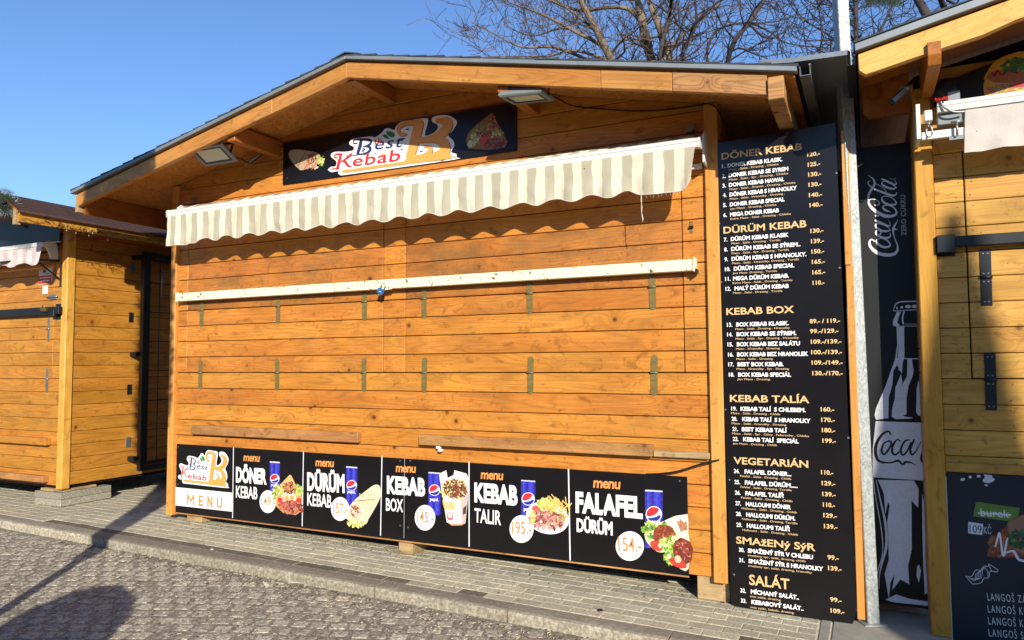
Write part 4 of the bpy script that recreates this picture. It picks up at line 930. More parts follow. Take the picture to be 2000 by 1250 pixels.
# keep the plate inside its field
pr.build('plate_picture', B2, yb_)
pr = Print(); pr.z = .0018; bar(pr, cv(1100, 880, 4.033, yb_), 42, 142, 55, 866); pr.build('divider', B2, yb_)
pr = Print(); can(pr, f6, 644, 784, 308, 760, 1, 8); pr.text('pepsi', f6(672, 572), f6(764, 580), .03, WHITE, .02)
R = 988
pr.poly([f6(*p) for p in [(780, 560), (880, 515), (980, 500), (986, 560), (986, 640), (900, 720), (870, 700), (700, 600)]], (226, 210, 196))
for i in range(24): pr.stroke([(*f6(900 + random.uniform(0, 75), 600 + random.uniform(-60, 20)), .008), (*f6(925 + random.uniform(0, 50), 630 + random.uniform(-30, 20)), .004)], jit((176, 110, 80), 30), 2)
pr.poly([f6(*p) for p in spline([(640, 660), (670, 610), (720, 590), (800, 580), (880, 620), (890, 700), (820, 790), (740, 795), (660, 720), (640, 660)], 3)], (206, 214, 160))
lettuce(pr, f6(740, 630), .10, .06, 80, .016, ((120, 160, 50), (176, 196, 90), (90, 130, 36), (206, 214, 150)))
pr.ell(f6(800, 672), .075, .075, (130, 52, 26), 24, 0, .06); meat(pr, f6(800, 672), .065, .065, 80, .008, ((160, 76, 40), (100, 34, 16), (184, 100, 60)))
pr.ell(f6(735, 750), .045, .03, (206, 60, 44), 14, -.5); pr.ell(f6(768, 748), .018, .018, (222, 186, 140), 12)
pr.poly([f6(*p) for p in spline([(800, 790), (820, 730), (880, 700), (984, 630), (988, 930), (900, 915), (830, 870), (800, 790)], 3)], (226, 222, 190))
lettuce(pr, f6(870, 740), .09, .05, 80, .016, ((120, 160, 50), (176, 196, 90), (90, 130, 36), (206, 214, 150))); lettuce(pr, f6(840, 820), .04, .06, 40, .014, ((110, 150, 50), (176, 196, 90)))
pr.ell(f6(945, 790), .066, .085, (120, 44, 26), 24, 0, .05); meat(pr, f6(940, 790), .055, .075, 90, .008, ((160, 76, 50), (100, 34, 20), (200, 130, 110)))
pr.ell(f6(905, 885), .06, .028, (200, 56, 40), 16, -.3); pr.ell(f6(905, 855), .022, .024, (222, 190, 150), 12)
pr.build('falafel_picture', B2, yb_)
pr = Print(); price(pr, f5, 470, 735, 104, 130, '145.-', .088); pr.build('price_disc', B2, yb_); pr = Print(); price(pr, f5, 1452, 850, 122, 140, '195.-', .095); pr.build('price_disc', B2, yb_); pr = Print(); price(pr, f6, 525, 752, 111, 116, '154.-', .1); pr.build('price_disc', B2, yb_)
for B, pts in ((B1, ((82, 57, f4), (82, 398, f4), (216, 157, f5), (217, 815, f5))), (B2, ((318, 157, f5), (297, 833, f5), (918, 240, f6), (1606, 560, f5)))):
    ms = []
    for x, y, ff in pts:
        u, v = ff(x, y); ms.append(cyl((u - WL[B.name].x, yb_ - WL[B.name].y, v - WL[B.name].z), (0, -1, 0), .006, .002, 8))
    put('screws', joinm(ms), M['zincp'], B, WL[B.name], kind='stuff')
# ------------------------------------------------------------------ tall price panel
ym = -.03
mu0, mu1 = 5.068, 5.79
PM = thing('price_panel', 'tall black menu price panel listing numbered kebab dishes between the two stalls', 'menu panel', (5.43, -.02, -.01))
prism('panel', [(5.08, .012), (5.12, -.03), (5.775, -.035), (5.795, .02), (5.80, .12), (5.772, 2.985), (5.052, 2.955)], 1, ym, ym + .004, M['panel'], PM)
z1_, z2_, z3_ = cv(1390, 240, 3.4733, ym), cv(1390, 580, 3.9067, ym), cv(1390, 880, 3.378, ym)
GOLD = (222, 184, 124); GD = (214, 180, 130)
rows = [
 (z1_, 'H', 'DÖNER KEBAB', 67, 615, 250), (z1_, 70, 308, 'DONER KEBAB KLASIK.', 107, 482, 'Maso . Salat , Dresing , Chleba', 115, 455, '120.-', 648, 735, 230),
 (z1_, 72, 375, 'DONER KEBAB SE SYREM', 115, 522, 'Maso . Salat . Syr , Dresing . Chleba', 117, 520, '125.-', 652, 737, 298),
 (z1_, 74, 440, 'DONER KEBAB HAWAI.', 117, 493, 'Maso . Salat , Ananas , Dresing , Chleba', 120, 570, '130.-', 655, 743, 366),
 (z1_, 77, 505, 'DÖNER KEBAB S HRANOLKY', 121, 580, 'Maso . Salat . Hranolky . Dresing .', 122, 497, '130.-', 657, 745, 435),
 (z1_, 78, 572, 'DONER KEBAB SPECIAL', 123, 497, 'Jen Maso . Dresing , Chleba', 125, 440, '140.-', 660, 750, 505),
 (z1_, 80, 640, 'MEGA DONER KEBAB', 125, 458, 'Extra Maso . Salat , Dresing . Chleba', 127, 538, '140.-', 664, 753, 573),
 (z1_, 'H', 'DÜRÜM KEBAB', 80, 645, 752), (z1_, 83, 806, 'DÜRÜM KEBAB KLASIK', 130, 524, 'Maso . Salát . Dresing . Tortila', 133, 467, '130.-', 670, 758, 748),
 (z1_, 85, 873, 'DÜRÜM KEBAB SE SÝREM..', 132, 605, 'Maso . Salát . Syr . Dresing . Tortila', 135, 525, '139.-', 674, 762, 818),
 (z1_, 87, 940, 'DÜRÜM KEBAB S HRANOLKY.', 135, 645, 'Maso . Salát . Hranolky. Dresing . Tortila', 138, 592, '150.-', 677, 763, 888),
 (z1_, 90, 1007, 'DÜRÜM KEBAB SPECIAL', 150, 562, 'Jen Maso .Dresing . Tortila', 142, 443, '165.-', 680, 768, 958),
 (z1_, 92, 1073, 'MEGA DÜRÜM KEBAB.', 145, 525, 'Extra Maso . Salát . Dresing . Tortila', 142, 548, '165.-', 683, 770, 1029),
 (z1_, 94, 1140, 'MALÝ DÜRÜM KEBAB', 155, 525, 'Maso . Salat . Dresing . Tortila', 145, 480, '110.-', 685, 765, 1100),
 (z2_, 'H', 'KEBAB BOX', 112, 630, 138), (z2_, 117, 228, 'BOX KEBAB KLASIK.', 187, 590, 'Maso . Salát . Dresing . Hranolky', 180, 597, '89.- / 119.-', 748, 980, 202),
 (z2_, 118, 302, 'BOX KEBAB SE SÝREM.', 190, 648, 'Maso . Salát . Syr . Dresing . Hranolky', 182, 665, '99.-/129.-', 750, 967, 278),
 (z2_, 121, 378, 'BOX KEBAB BEZ SALÁTU', 192, 675, 'Maso . Hranolky . Dresing', 185, 518, '109.-/139.-', 757, 990, 358),
 (z2_, 125, 455, 'BOX KEBAB BEZ HRANOLEK', 194, 738, 'Maso . Salát . Dresing', 188, 466, '100.-/139.-', 759, 995, 438),
 (z2_, 127, 530, 'BEST BOX KEBAB.', 197, 550, 'Maso . Hranolky . Syr . Dresing', 190, 590, '109.-/149.-', 763, 1000, 517),
 (z2_, 131, 608, 'BOX KEBAB SPECIÁL', 202, 607, 'Jen Maso . Dresing', 195, 445, '130.-/170.-', 768, 1000, 598),
 (z2_, 'H', 'KEBAB TALÍA', 140, 745, 800), (z2_, 150, 867, 'KEBAB TALÍ  S CHLEBEM.', 220, 718, 'Maso . Salát . Dresing . Chléb', 148, 522, '160.-', 832, 935, 873),
 (z2_, 153, 945, 'KEBAB TALÍ  S HRANOLKY', 233, 755, 'Maso . Salát . hranolky . Dresing', 152, 568, '170.-', 836, 940, 953),
 (z2_, 159, 1022, 'BEST KEBAB TALÍ', 230, 575, 'Maso . Salát . Syr . Olivy . Feferonky . Chleba', 156, 742, '180.-', 841, 943, 1032),
 (z2_, 162, 1098, 'KEBAB TALÍ  SPECIÁL', 240, 665, 'jen Maso . Dresing . Chléb', 162, 498, '199.-', 845, 948, 1112),
 (z3_, 'H', 'VEGETARIÁN', 145, 637, 88, 95), (z3_, 147, 148, 'FALAFEL DÖNER...', 217, 527, 'Falafel . Salát . Dresing . Chléb', 187, 524, '110.-', 722, 802, 157),
 (z3_, 151, 220, 'FALAFEL DÜRÜM.....', 219, 568, 'Falafel . Salát . Dresing. Tortilla', 190, 527, '129.-', 726, 815, 228),
 (z3_, 154, 290, 'FALAFEL TALÍŘ', 222, 477, 'Falafel . Salát . Dresing . Chléb', 194, 532, '139.-', 730, 818, 300),
 (z3_, 157, 360, 'HALLOUMI DÖNER', 225, 523, 'Halloumi . Salát . Dresing . Chléb', 197, 561, '110.-', 734, 813, 370),
 (z3_, 161, 430, 'HALLOUMI DÜRÜM.', 228, 552, 'Halloumi . Salát . Dresing. Tortilla', 200, 565, '129.-', 737, 826, 440),
 (z3_, 164, 502, 'HALLOUMI TALÍŘ', 232, 517, 'Halloumi . Salát . Dresing . Chléb', 203, 568, '139.-', 741, 830, 512),
 (z3_, 'H', 'SMAžENý SýR', 162, 685, 612), (z3_, 180, 667, 'SMAŽENÝ SÝR V CHLEBU', 238, 668, 'smaženy syr, salát, dresing, chléb', 238, 618, '99.-', 764, 838, 717),
 (z3_, 182, 735, 'SMAŽENÝ SÝR S HRANOLKY', 243, 735, 'smaženy syr, salát, dresing, hranolky', 240, 660, '139.-', 768, 857, 788),
 (z3_, 'H', 'SALÁT', 248, 513, 885), (z3_, 190, 935, 'MÍCHANÝ SALÁT..', 258, 576, 'mix salát, dresing', 253, 455, '99.-', 782, 857, 995),
 (z3_, 193, 1002, 'KEBABOVÝ SALÁT..', 262, 607, 'mix salát, kebab, dresing', 256, 541, '109.-', 785, 876, 1068)]
pw, pg = Print(), Print(); num = 0
for r in rows:
    f = r[0]; sc_ = {z1_: 3.4733, z2_: 3.9067, z3_: 3.378}[f]
    if r[1] == 'H':
        a = f(r[3], r[5] - 0); b = f(r[4], r[5]); cap = .068 if r[2] == 'SALÁT' else .047
        pg.text(r[2], a, (b[0], a[1]), cap, GOLD, .022); continue
    num += 1 if num != 22 else 2; _, nx_, ny, nm, a0, a1, ds, d0, d1, prc, p0, p1, py = r
    v = f(nx_, ny)[1]; U = lambda x: f(x, ny)[0]
    w = .009 * len(str(num)) + .010
    pw.text('%d.' % num, (U(nx_), v), (U(nx_) + (.034 if num > 9 else .022), v), .0275, WHITE, .03)
    pw.text(nm, (U(a0), v), (U(a1), v), .028, WHITE, .04, .03, 1.0)
    vd = v - (.020 if num < 33 else .024); pg.text(ds, (U(d0), vd - .0015), (U(d1), vd - .0015), .0125, GD, .012)
    vp = f(p0, py)[1]; pg.text(prc, (f(p0, py)[0], vp), (f(p1, py)[0], vp), .028, GOLD, .03, 0, 1.0)
pw.build('white_lettering', PM, ym); pg.build('gold_lettering', PM, ym)
ms = []
for q in ((1405, 437), (1409, 551), (1417, 800), (1657, 855), (1425, 937), (1634, 338), (1640, 523), (1434, 1122)):
    p = at(*q, ym); ms.append(cyl((p.x - 5.43, ym + .02, p.z + .01), (0, -1, 0), .006, .003, 8))
put('screws', joinm(ms), M['zincp'], PM, WL[PM.name], kind='stuff')
# fixing timber beside the panel, steel post, drink advertisement
t = thing('timber_upright', 'narrow pine upright between the price panel and the steel post', 'timber post', (5.80, .0, .0))
put('upright', boxm((0, 0, 0), (.042, .04, 2.1), .003), M['post'], t, (5.803, -.024, .0)); put('upright', boxm((0, 0, 0), (.042, .04, .83), .003), M['post'], t, (5.80, -.0245, 2.104))
t = thing('timber_upright', 'dark pine batten behind the price panel', 'timber post', (5.1, .06, 0)); box('upright', (5.09, .0, 0), (5.13, .04, 2.9), M['dark'], t); box('rail', (5.14, .0, 2.84), (5.78, .03, 2.9), M['dark'], t); box('rail', (5.14, .0, .1), (5.78, .03, .16), M['dark'], t)
t = thing('steel_post', 'galvanised square steel post rising between the stalls through the grey sheet roof', 'post', (5.87, .045, gz(5.87)))
put('post_tube', boxm((-.036, -.036, 0), (.036, .036, 4.6), .004), M['galv'], t, (5.875, .045, gz(5.87)), (.002, -.017, math.radians(28)))
put('base_plate', boxm((-.07, -.07, 0), (.07, .07, .008), .001), M['galv'], t, (5.875, .045, gz(5.87) + .005), (0, 0, math.radians(28)))
AD = thing('drink_advertisement', 'narrow black soft drink panel with white bottle drawing beside the steel post', 'advertising panel', (6.06, .25, 0))
ya = .25
box('panel', (5.885, ya, .03), (6.42, ya + .01, 2.885), M['panelb'], AD, .001)
box('edge_strip', (5.862, ya - .004, .03), (5.883, ya + .02, 2.93), M['osb'], AD)
fa, fb, fc = cv(1670, 330, 6.577, ya), cv(1680, 570, 4.807, ya), cv(1690, 810, 3.049, ya)
SA = abs(fa(0, 300)[1] - fa(0, 900)[1]) / 600
WH2 = (246, 247, 249)
def script(pr, f, sc_, strokes, col):
    for s in strokes: pr.stroke([(*f(x, y), w * sc_ * .68) for x, y, w in s], col, 6)
pr = Print()
script(pr, fa, SA * 1.05, [
 [(250, 928, 20), (215, 905, 22), (188, 928, 30), (192, 985, 42), (240, 1045, 52), (320, 1090, 58), (430, 1105, 58), (505, 1090, 50), (543, 1045, 40), (545, 990, 24), (522, 920, 16), (497, 850, 14), (488, 785, 30), (503, 735, 34), (528, 695, 18), (550, 650, 3)],
 [(500, 765, 30), (525, 780, 18), (550, 773, 3)],
 [(300, 898, 14), (275, 920, 26), (300, 970, 38), (375, 1005, 38), (440, 995, 30), (450, 965, 20), (415, 920, 22), (345, 890, 14), (300, 898, 12)],
 [(322, 838, 26), (335, 808, 26), (300, 784, 28), (270, 812, 34), (295, 855, 38), (370, 885, 40), (430, 882, 34), (455, 855, 18), (448, 822, 8)],
 [(296, 700, 26), (268, 715, 28), (275, 750, 34), (340, 792, 36), (410, 800, 30), (450, 788, 16)], [(296, 700, 26), (350, 716, 12), (425, 752, 12), (450, 788, 12)],
 [(264, 662, 34), (330, 690, 38), (400, 724, 36), (440, 732, 22), (452, 700, 8), (425, 655, 4)],
 [(266, 600, 30), (296, 604, 30)],
 [(250, 465, 12), (300, 462, 18), (308, 430, 14), (270, 395, 12), (215, 388, 14), (178, 405, 20), (180, 450, 34), (225, 510, 46), (300, 565, 54), (380, 602, 58), (450, 608, 52), (515, 590, 40), (532, 550, 30), (500, 500, 20), (440, 470, 16), (380, 470, 16), (358, 492, 26), (385, 525, 40), (430, 545, 22), (462, 553, 4)],
 [(172, 395, 26), (172, 350, 34), (195, 290, 38), (232, 235, 40), (252, 180, 36), (232, 130, 24), (195, 100, 12), (160, 80, 3)],
 [(365, 352, 10), (345, 375, 20), (360, 420, 34), (420, 455, 38), (490, 462, 34), (528, 445, 22), (510, 400, 14), (450, 362, 12), (390, 350, 10), (365, 352, 8)],
 [(195, 152, 10), (170, 165, 12), (172, 195, 16), (215, 235, 24), (290, 275, 34), (380, 310, 38), (470, 340, 38), (520, 335, 26), (535, 300, 10)],
 [(262, 188, 7), (330, 222, 9), (380, 262, 9), (400, 295, 10)],
 [(370, 158, 10), (345, 175, 18), (360, 210, 34), (430, 245, 38), (495, 255, 32), (530, 240, 14)], [(370, 158, 8), (430, 175, 10), (500, 215, 16), (530, 240, 14)],
 [(345, 130, 24), (400, 155, 34), (465, 185, 38), (515, 200, 28), (530, 180, 12), (500, 140, 6), (435, 120, 3)]], WH2)
pr.ell(fa(517, 126), .006, .006, (120, 124, 130), 10)
a, b = fa(660, 855), fa(647, 332); pr.text('ZERO CUKRU', a, (a[0] + .003, b[1]), .030, (176, 178, 180), .03, 0, 1.12)
pr.build('brand_lettering', AD, ya)
SB = abs(fb(0, 300)[1] - fb(0, 900)[1]) / 600; SCc = abs(fc(0, 300)[1] - fc(0, 900)[1]) / 600; WB = (243, 244, 248); BK = (14, 14, 16)
pr = Print()
script(pr, fb, SB, [[(316, 182, 8), (322, 140, 10), (350, 105, 14), (400, 92, 16), (470, 90, 16), (600, 90, 16)], [(316, 180, 8), (430, 173, 10), (600, 166, 10)],
 [(412, 186, 18), (398, 245, 16), (404, 300, 18)], [(388, 321, 8), (600, 322, 8)], [(420, 303, 5), (600, 304, 5)], [(400, 626, 10), (600, 629, 12)]], WB)
for x, y, a, b in ((345, 152, 6, 12), (390, 146, 12, 12), (450, 138, 26, 15), (516, 136, 28, 15)): pr.ell(fb(x, y), a * SB, b * SB, WB, 14)
PB = lambda pts, f, col=WB: pr.poly([f(*p) for p in pts], col)
PB([(345, 186), (383, 186), (360, 240), (350, 290), (378, 320), (345, 325), (312, 320), (304, 300), (312, 260)], fb)
PB([(342, 325), (413, 325), (416, 620), (400, 660), (392, 770), (345, 686), (312, 745), (300, 880), (268, 990), (265, 1185), (150, 1202), (135, 1160), (150, 1090), (240, 880), (325, 640), (348, 500)], fb)
PB([(345, 620), (360, 480), (357, 560), (352, 620)], fb, BK)
PB([(358, 725), (378, 700), (345, 684), (375, 690), (385, 740), (362, 738)], fb)
PB([(443, 630), (485, 630), (502, 740), (490, 800), (455, 880), (435, 1000), (435, 1150), (400, 1160), (420, 1172), (495, 1180), (480, 1190), (330, 1195), (295, 1170), (300, 1100), (325, 1000), (330, 900), (385, 770), (395, 860), (378, 900), (440, 790)], fb)
PB([(545, 830), (575, 930), (582, 1160), (550, 1165), (525, 1130), (530, 920)], fb)
PB([(62, 38), (420, 50), (430, 394), (352, 392), (55, 373), (42, 370), (45, 200)], fc)
script(pr, fc, SCc, [[(45, 375, 6), (60, 480, 7), (98, 700, 8), (102, 830, 8), (75, 930, 8), (63, 1020, 4)], [(65, 390, 5), (88, 500, 12), (120, 650, 19), (125, 780, 20), (98, 890, 14), (84, 960, 7), (82, 1035, 4)]], WB)
PB([(75, 387), (290, 392), (318, 440), (315, 555), (275, 510), (277, 800), (255, 900), (262, 1010), (210, 980), (160, 1045), (175, 950), (150, 1000), (140, 1095), (115, 950), (140, 860), (135, 700), (130, 640), (145, 540), (135, 520), (120, 590), (110, 470)], fc)
PB([(338, 470), (355, 550), (358, 850), (370, 1060), (355, 1070), (345, 900), (340, 700)], fc); PB([(320, 890), (332, 930), (320, 1000), (305, 960), (308, 905)], fc)
PB([(120, 1100), (185, 1070), (260, 1095), (420, 1118), (420, 1143), (160, 1115)], fc)
script(pr, fc, SCc * 1.3, [[(150, 118, 8), (138, 98, 11), (98, 120, 15), (66, 175, 20), (62, 235, 20), (85, 278, 16), (150, 285, 10), (195, 274, 16), (222, 296, 12), (240, 282, 14), (270, 284, 10), (302, 302, 2)],
 [(140, 155, 8), (110, 172, 10), (97, 215, 13), (112, 236, 12), (140, 205, 12), (156, 165, 9), (140, 153, 7)], [(140, 160, 5), (175, 180, 5)],
 [(208, 158, 8), (190, 148, 9), (165, 180, 13), (160, 222, 14), (180, 238, 12), (212, 210, 6)],
 [(262, 150, 9), (235, 158, 11), (212, 205, 13), (222, 240, 12), (250, 215, 10), (272, 165, 9)], [(290, 150, 11), (268, 205, 13), (278, 238, 12), (305, 210, 7), (330, 162, 4)],
 [(350, 160, 6), (345, 215, 16), (335, 262, 18), (352, 298, 14)]], BK)
pr.build('bottle_picture', AD, ya)
# ------------------------------------------------------------------ sheet-metal cover and gutters over the gap
FLS = thing('flashing_sheet', 'grey sheet-metal cover bridging the gap between the two roofs', 'roof flashing', (5.63, -.55, 3.2))
def sheetm(pts, y0, y1, th=.003, lip=.024):
    top = [(x, z) for x, z in pts]; return prismm(top + [(x, z - th) for x, z in pts[::-1]], 1, y0, y1)
pts_ = [(5.398, 3.252), (5.575, 3.232), (5.600, 3.232), (5.857, 3.222), (5.872, 3.214)]
me = sheetm(pts_, -.55, 2.6); put('sheet', me, M['zedge'], FLS)
FLS.location = (0, 0, 0); WL[FLS.name] = Vector((0, 0, 0))
for o in FLS.children: o.location = (0, 0, 0)
put('front_lip', prismm([(5.398, 3.252), (5.575, 3.232), (5.600, 3.232), (5.857, 3.222), (5.857, 3.194), (5.600, 3.205), (5.575, 3.205), (5.398, 3.226)], 1, -.556, -.551), M['zincp'], FLS)
def gutter(label, xa, xb, z0, z1):
    t = thing('gutter', label, 'gutter', (0, 0, 0)); e = .003
    put('channel', prismm([(xa, z1), (xa, z0), (xb, z0), (xb, z1), (xb - e, z1), (xb - e, z0 + e), (xa + e, z0 + e), (xa + e, z1)], 1, -.565, 2.7), M['blackm'] if xa > 5.8 else M['zincp'], t)
    put('rim', prismm([(xb - .008, z1), (xb + .004, z1), (xb + .004, z1 + .008), (xb - .008, z1 + .008)], 1, -.566, 2.7), M['zincp'], t)
gutter('square metal gutter under the right eaves of the big stall', 5.613, 5.668, 3.115, 3.17)
gutter('dark square gutter along the eaves of the right stall', 5.852, 5.892, 3.13, 3.18)
t = thing('partition', 'dark boards closing the gap behind the price panel and the steel post', 'partition', (5.6, 1.5, 0))
for i in range(8): box('board', (5.09 + i * .137, 1.5, .0), (5.09 + i * .137 + .133, 1.52, 3.05), M['black'], t)

# ------------------------------------------------------------------ right stall
RS = thing('market_stall', 'straw-yellow pine stall cut off by the frame, with black strap hinges and black bar', 'market stall', (7.6, 1.2, -.07))
def zr(x): return 3.059 + .211 * (x - 5.941)
aR = math.atan(.211); RG = .981; RP = .1453
def rz(n): return RG + RP * n
box('corner_post', (6.186, -.045, -.03), (6.281, .06, 3.12), M['postR'], RS, .006)
prism('core', [(6.2, .0), (9.2, .0), (9.2, 3.7), (8.6, zr(8.6) + .1), (6.2, zr(6.2) + .1)], 1, .026, .06, M['black'], RS)
for n_ in range(-7, 17):
    a, b = rz(n_) + .002, rz(n_ + 1) - .002
    if a > zr(6.285) + .1: break
    b = min(b, zr(6.285) + .1)
    if 3 <= n_ <= 11:
        box('board', (6.285, random.uniform(0, .001), a), (6.432, .022, b), M['wallR'], RS, .003)
    else: box('board', (6.285, random.uniform(0, .001), a), (9.2, .022, b), M['wallR'], RS, .003)
RSH = put('shutter', boxm((0, 0, 0), (2.3, .004, 1.31)), M['black'], RS, (6.437, .021, 1.417))
for n_ in range(3, 12): box('board', (6.439, -.001, rz(n_) + (.005 if n_ == 3 else .002)), (8.7, .0205, rz(n_ + 1) - .002), M['wallR'], RSH, .003)
nv = []; nf = []
for n_ in range(-1, 12):
    for x in ((6.40, 6.47) if n_ >= 3 else (6.36, 6.62)):
        for dz in (.03, .115):
            xx, zz = x + random.uniform(-.008, .008), rz(n_) + dz + random.uniform(-.006, .006); o = len(nv)
            for k in range(8): nv.append((xx + .0042 * math.cos(k * .785), -.0022, zz + .0042 * math.sin(k * .785)))
            nf.append(tuple(range(o, o + 8))[::-1])
me = mesh(nv, nf)
for v in me.vertices: v.co -= WL[RS.name]
put('nail_heads', me, M['nail'], RS, WL[RS.name], kind='stuff')
for x, z, up, dn in ((6.522, 1.99, .158, .16), (6.522, 1.414, .15, .172)): hinge(RSH, x, z, M['blackm'], w=.054, up=up, dn=dn, rounded=False, smat=M['zincp'], tilt=.01)
box('rail', (6.283, -.022, .891), (9.0, -.001, .943), M['wallR'], RS, .004)
# roof
def rbeam(pts): return prism('verge_beam', pts, 1, -.58, -.53, M['beamR'], RS, .004, aR)
rbeam([(5.91, 3.088), (5.941, 3.059), (6.30, zr(6.30)), (6.48, zr(6.48) - .004), (6.62, zr(6.62) + .014), (8.6, zr(8.6) + .014), (8.6, zr(8.6) + .125), (5.908, zr(5.908) + .125)])
prism('verge_flashing', [(5.895, zr(5.895) + .143), (8.62, zr(8.62) + .143), (8.62, zr(8.62) + .188), (5.895, zr(5.895) + .182)], 1, -.60, -.55, M['zedge'], RS, .002, aR)
prism('soffit_board', [(5.91, zr(5.91) + .126), (8.6, zr(8.6) + .126), (8.6, zr(8.6) + .14), (5.91, zr(5.91) + .14)], 1, -.55, 2.9, M['purl'], RS, 0, aR)
for i in range(15):
    xa, xb = 5.89 + i * .182, 5.89 + (i + 1) * .182 + .01
    prism('shingle_course', [(xa, zr(xa) + .189), (xb, zr(xb) + .189), (xb, zr(xb) + .193), (xa, zr(xa) + .203)], 1, -.603 + random.uniform(0, .006), 2.92, M['slate'], RS, 0, aR)
prism('soffit_board', [(8.6, zr(8.6) + .126), (11.3, zr(8.6) - .45), (11.3, zr(8.6) - .42), (8.6, zr(8.6) + .15)], 1, -.55, 2.9, M['purl'], RS, 0, 0)
prism('purlin', [(-.605, 3.168), (-.605, 3.100), (-.575, 3.052), (.0, 3.052), (.0, 3.235), (-.528, 3.235), (-.528, 3.168)], 0, 6.233, 6.295, M['purl'], RS, .003)
RS_ch = [o for o in RS.children if o.name.startswith('purlin')]
prism('eaves_board', [(5.925, zr(5.925) + .124), (5.93, 3.02), (5.96, 2.99), (6.18, 2.99), (6.18, zr(6.18) + .124)], 1, -.02, .02, M['purl'], RS)
for k in range(0, 21): put('board', boxm((0, 0, 0), (2.5, .02, RP - .004), .003), M['wallR'], RS, (6.205, .06, .0 + k * RP), (0, 0, math.pi / 2))
# prism() with axis 0 keeps world coordinates: undo the parent offset is handled by put
# gable sign of the right stall
GS = thing('gable_sign', 'black gable sign with yellow disc and sausage roll picture, half cut by the frame', 'sign', (6.8, -.03, 3.0))
prism('sign_board', [(6.30, 3.0), (8.4, 3.0), (8.4, 3.5), (7.6, 3.5), (6.30, 3.12)], 1, -.03, -.02, M['panelb'], GS)
fg = cv(1640, 0, 3.571, -.032); pr = Print()
pr.poly([fg(*p) for p in spline([(1010, 668), (1002, 600), (1012, 560), (1005, 545), (1030, 500), (1070, 440), (1130, 400), (1200, 375), (1290, 360), (1500, 420), (1560, 560), (1500, 668), (1010, 668)], 3)], (222, 160, 50))
pr.poly([fg(*p) for p in spline([(1020, 540), (1060, 500), (1160, 490), (1300, 500), (1420, 530), (1400, 580), (1250, 580), (1080, 575), (1020, 540)], 3)], (176, 96, 44))
pr.stroke([(*fg(1060, 505), .006), (*fg(1080, 530), .01), (*fg(1100, 490), .008), (*fg(1130, 520), .01), (*fg(1180, 490), .008), (*fg(1240, 510), .008)], (130, 20, 20))
lettuce(pr, fg(1230, 450), .07, .035, 50, .016, ((40, 90, 40), (60, 120, 50), (90, 140, 60))); lettuce(pr, fg(1150, 620), .08, .03, 40, .016, ((206, 160, 90), (150, 140, 60), (190, 110, 60)))
pr.poly([fg(*p) for p in [(1170, 595), (1290, 570), (1420, 560), (1420, 600), (1200, 610)]], (176, 40, 40)); pr.build('food_picture', GS, -.032)
# awning of the right stall
RA = thing('awning', 'plain white awning rolled up in its cassette at the right edge', 'awning', (6.9, -.2, 2.9)); ry = -.2
put('front_bar', prismm([(ry - .03, 2.905), (ry - .034, 2.93), (ry - .028, 2.935), (ry - .034, 2.94), (ry - .03, 2.962), (ry + .02, 2.968), (ry + .03, 2.905)], 0, 6.30, 8.7), M['alu'], RA)
put('valance', valance(6.432, 8.7, ry - .02, 2.905, 2.665, .9, .02, 9, 200, 9, flat=.1, wav=.004), M['fabW'], RA)
put('cloth_roll', tube([(6.36, ry + .08, 2.89), (8.7, ry + .08, 2.89)], .035, 14), M['lampg'], RA)
put('cassette', boxm((0, 0, 0), (2.4, .06, .06), .004), M['lampg'], RA, (6.30, ry + .0, 2.84))
put('wall_bracket', boxm((0, 0, 0), (.022, .19, .2), .002), M['alu'], RA, (6.192, -.24, 2.765)); put('cross_bar', boxm((0, 0, 0), (2.3, .03, .045), .003), M['alu'], RA, (6.216, -.21, 2.765))
put('top_bracket', boxm((0, 0, 0), (.06, .004, .075), .001), M['zincp'], RA, (6.36, -.14, 2.966)); put('foot_bracket', boxm((0, 0, 0), (.07, .03, .02), .001), M['zincp'], RA, (6.35, -.22, 2.742))
put('bracket_bolt', tube([(6.388, -.235, 2.76), (6.388, -.235, 2.84)], .006, 8), M['zincp'], RA); put('bracket_bolt', tube([(6.36, -.235, 2.838), (6.416, -.235, 2.838)], .006, 8), M['zincp'], RA)
put('gear_box', boxm((0, 0, 0), (.04, .05, .06), .004), M['alu'], RA, (6.232, -.25, 2.86)); 
ring = [(6.254 + .015 * math.sin(a), -.245, 2.80 + .032 * math.cos(a)) for a in [i * .5236 for i in range(13)]]
put('crank_eye', tube(ring, .0045, 8), M['zincp'], RA); put('crank_eye', tube([(6.254, -.24, 2.86), (6.254, -.245, 2.832)], .005, 8), M['zincp'], RA)
RW = thing('tie_cord', 'red twine knotted with grey cable round the end of the white awning', 'cord', (6.31, -.23, 2.95))
put('cable_loop', tube(spline([(6.315, -.24, 2.965), (6.325, -.245, 2.93), (6.355, -.25, 2.90), (6.39, -.245, 2.888), (6.43, -.235, 2.888)], 4), .0055, 6), M['zincp'], RW)
tw = []
for i in range(12):
    a = random.uniform(0, 6); c = Vector((random.choice((6.300, 6.335)), -.245, 2.972)); tw.append(tube([c + Vector((random.uniform(-.018, .018), random.uniform(-.01, .01), random.uniform(-.01, .01))) for _ in range(4)], .003, 4))
put('twine', joinm(tw), M['red'], RW)
# black bar of the right stall
RB = thing('locking_bar', 'black steel bar with square end box on the right stall', 'locking bar', (6.28, -.06, 2.13))
put('bar', boxm((0, 0, 0), (2.5, .04, .062), .004), M['blackm'], RB, (6.374, -.065, 2.166)); put('end_box', boxm((0, 0, 0), (.092, .055, .10), .003), M['blackm'], RB, (6.283, -.072, 2.138)); put('end_plate', boxm((0, 0, 0), (.098, .006, .118), .001), M['blackm'], RB, (6.280, -.008, 2.122))
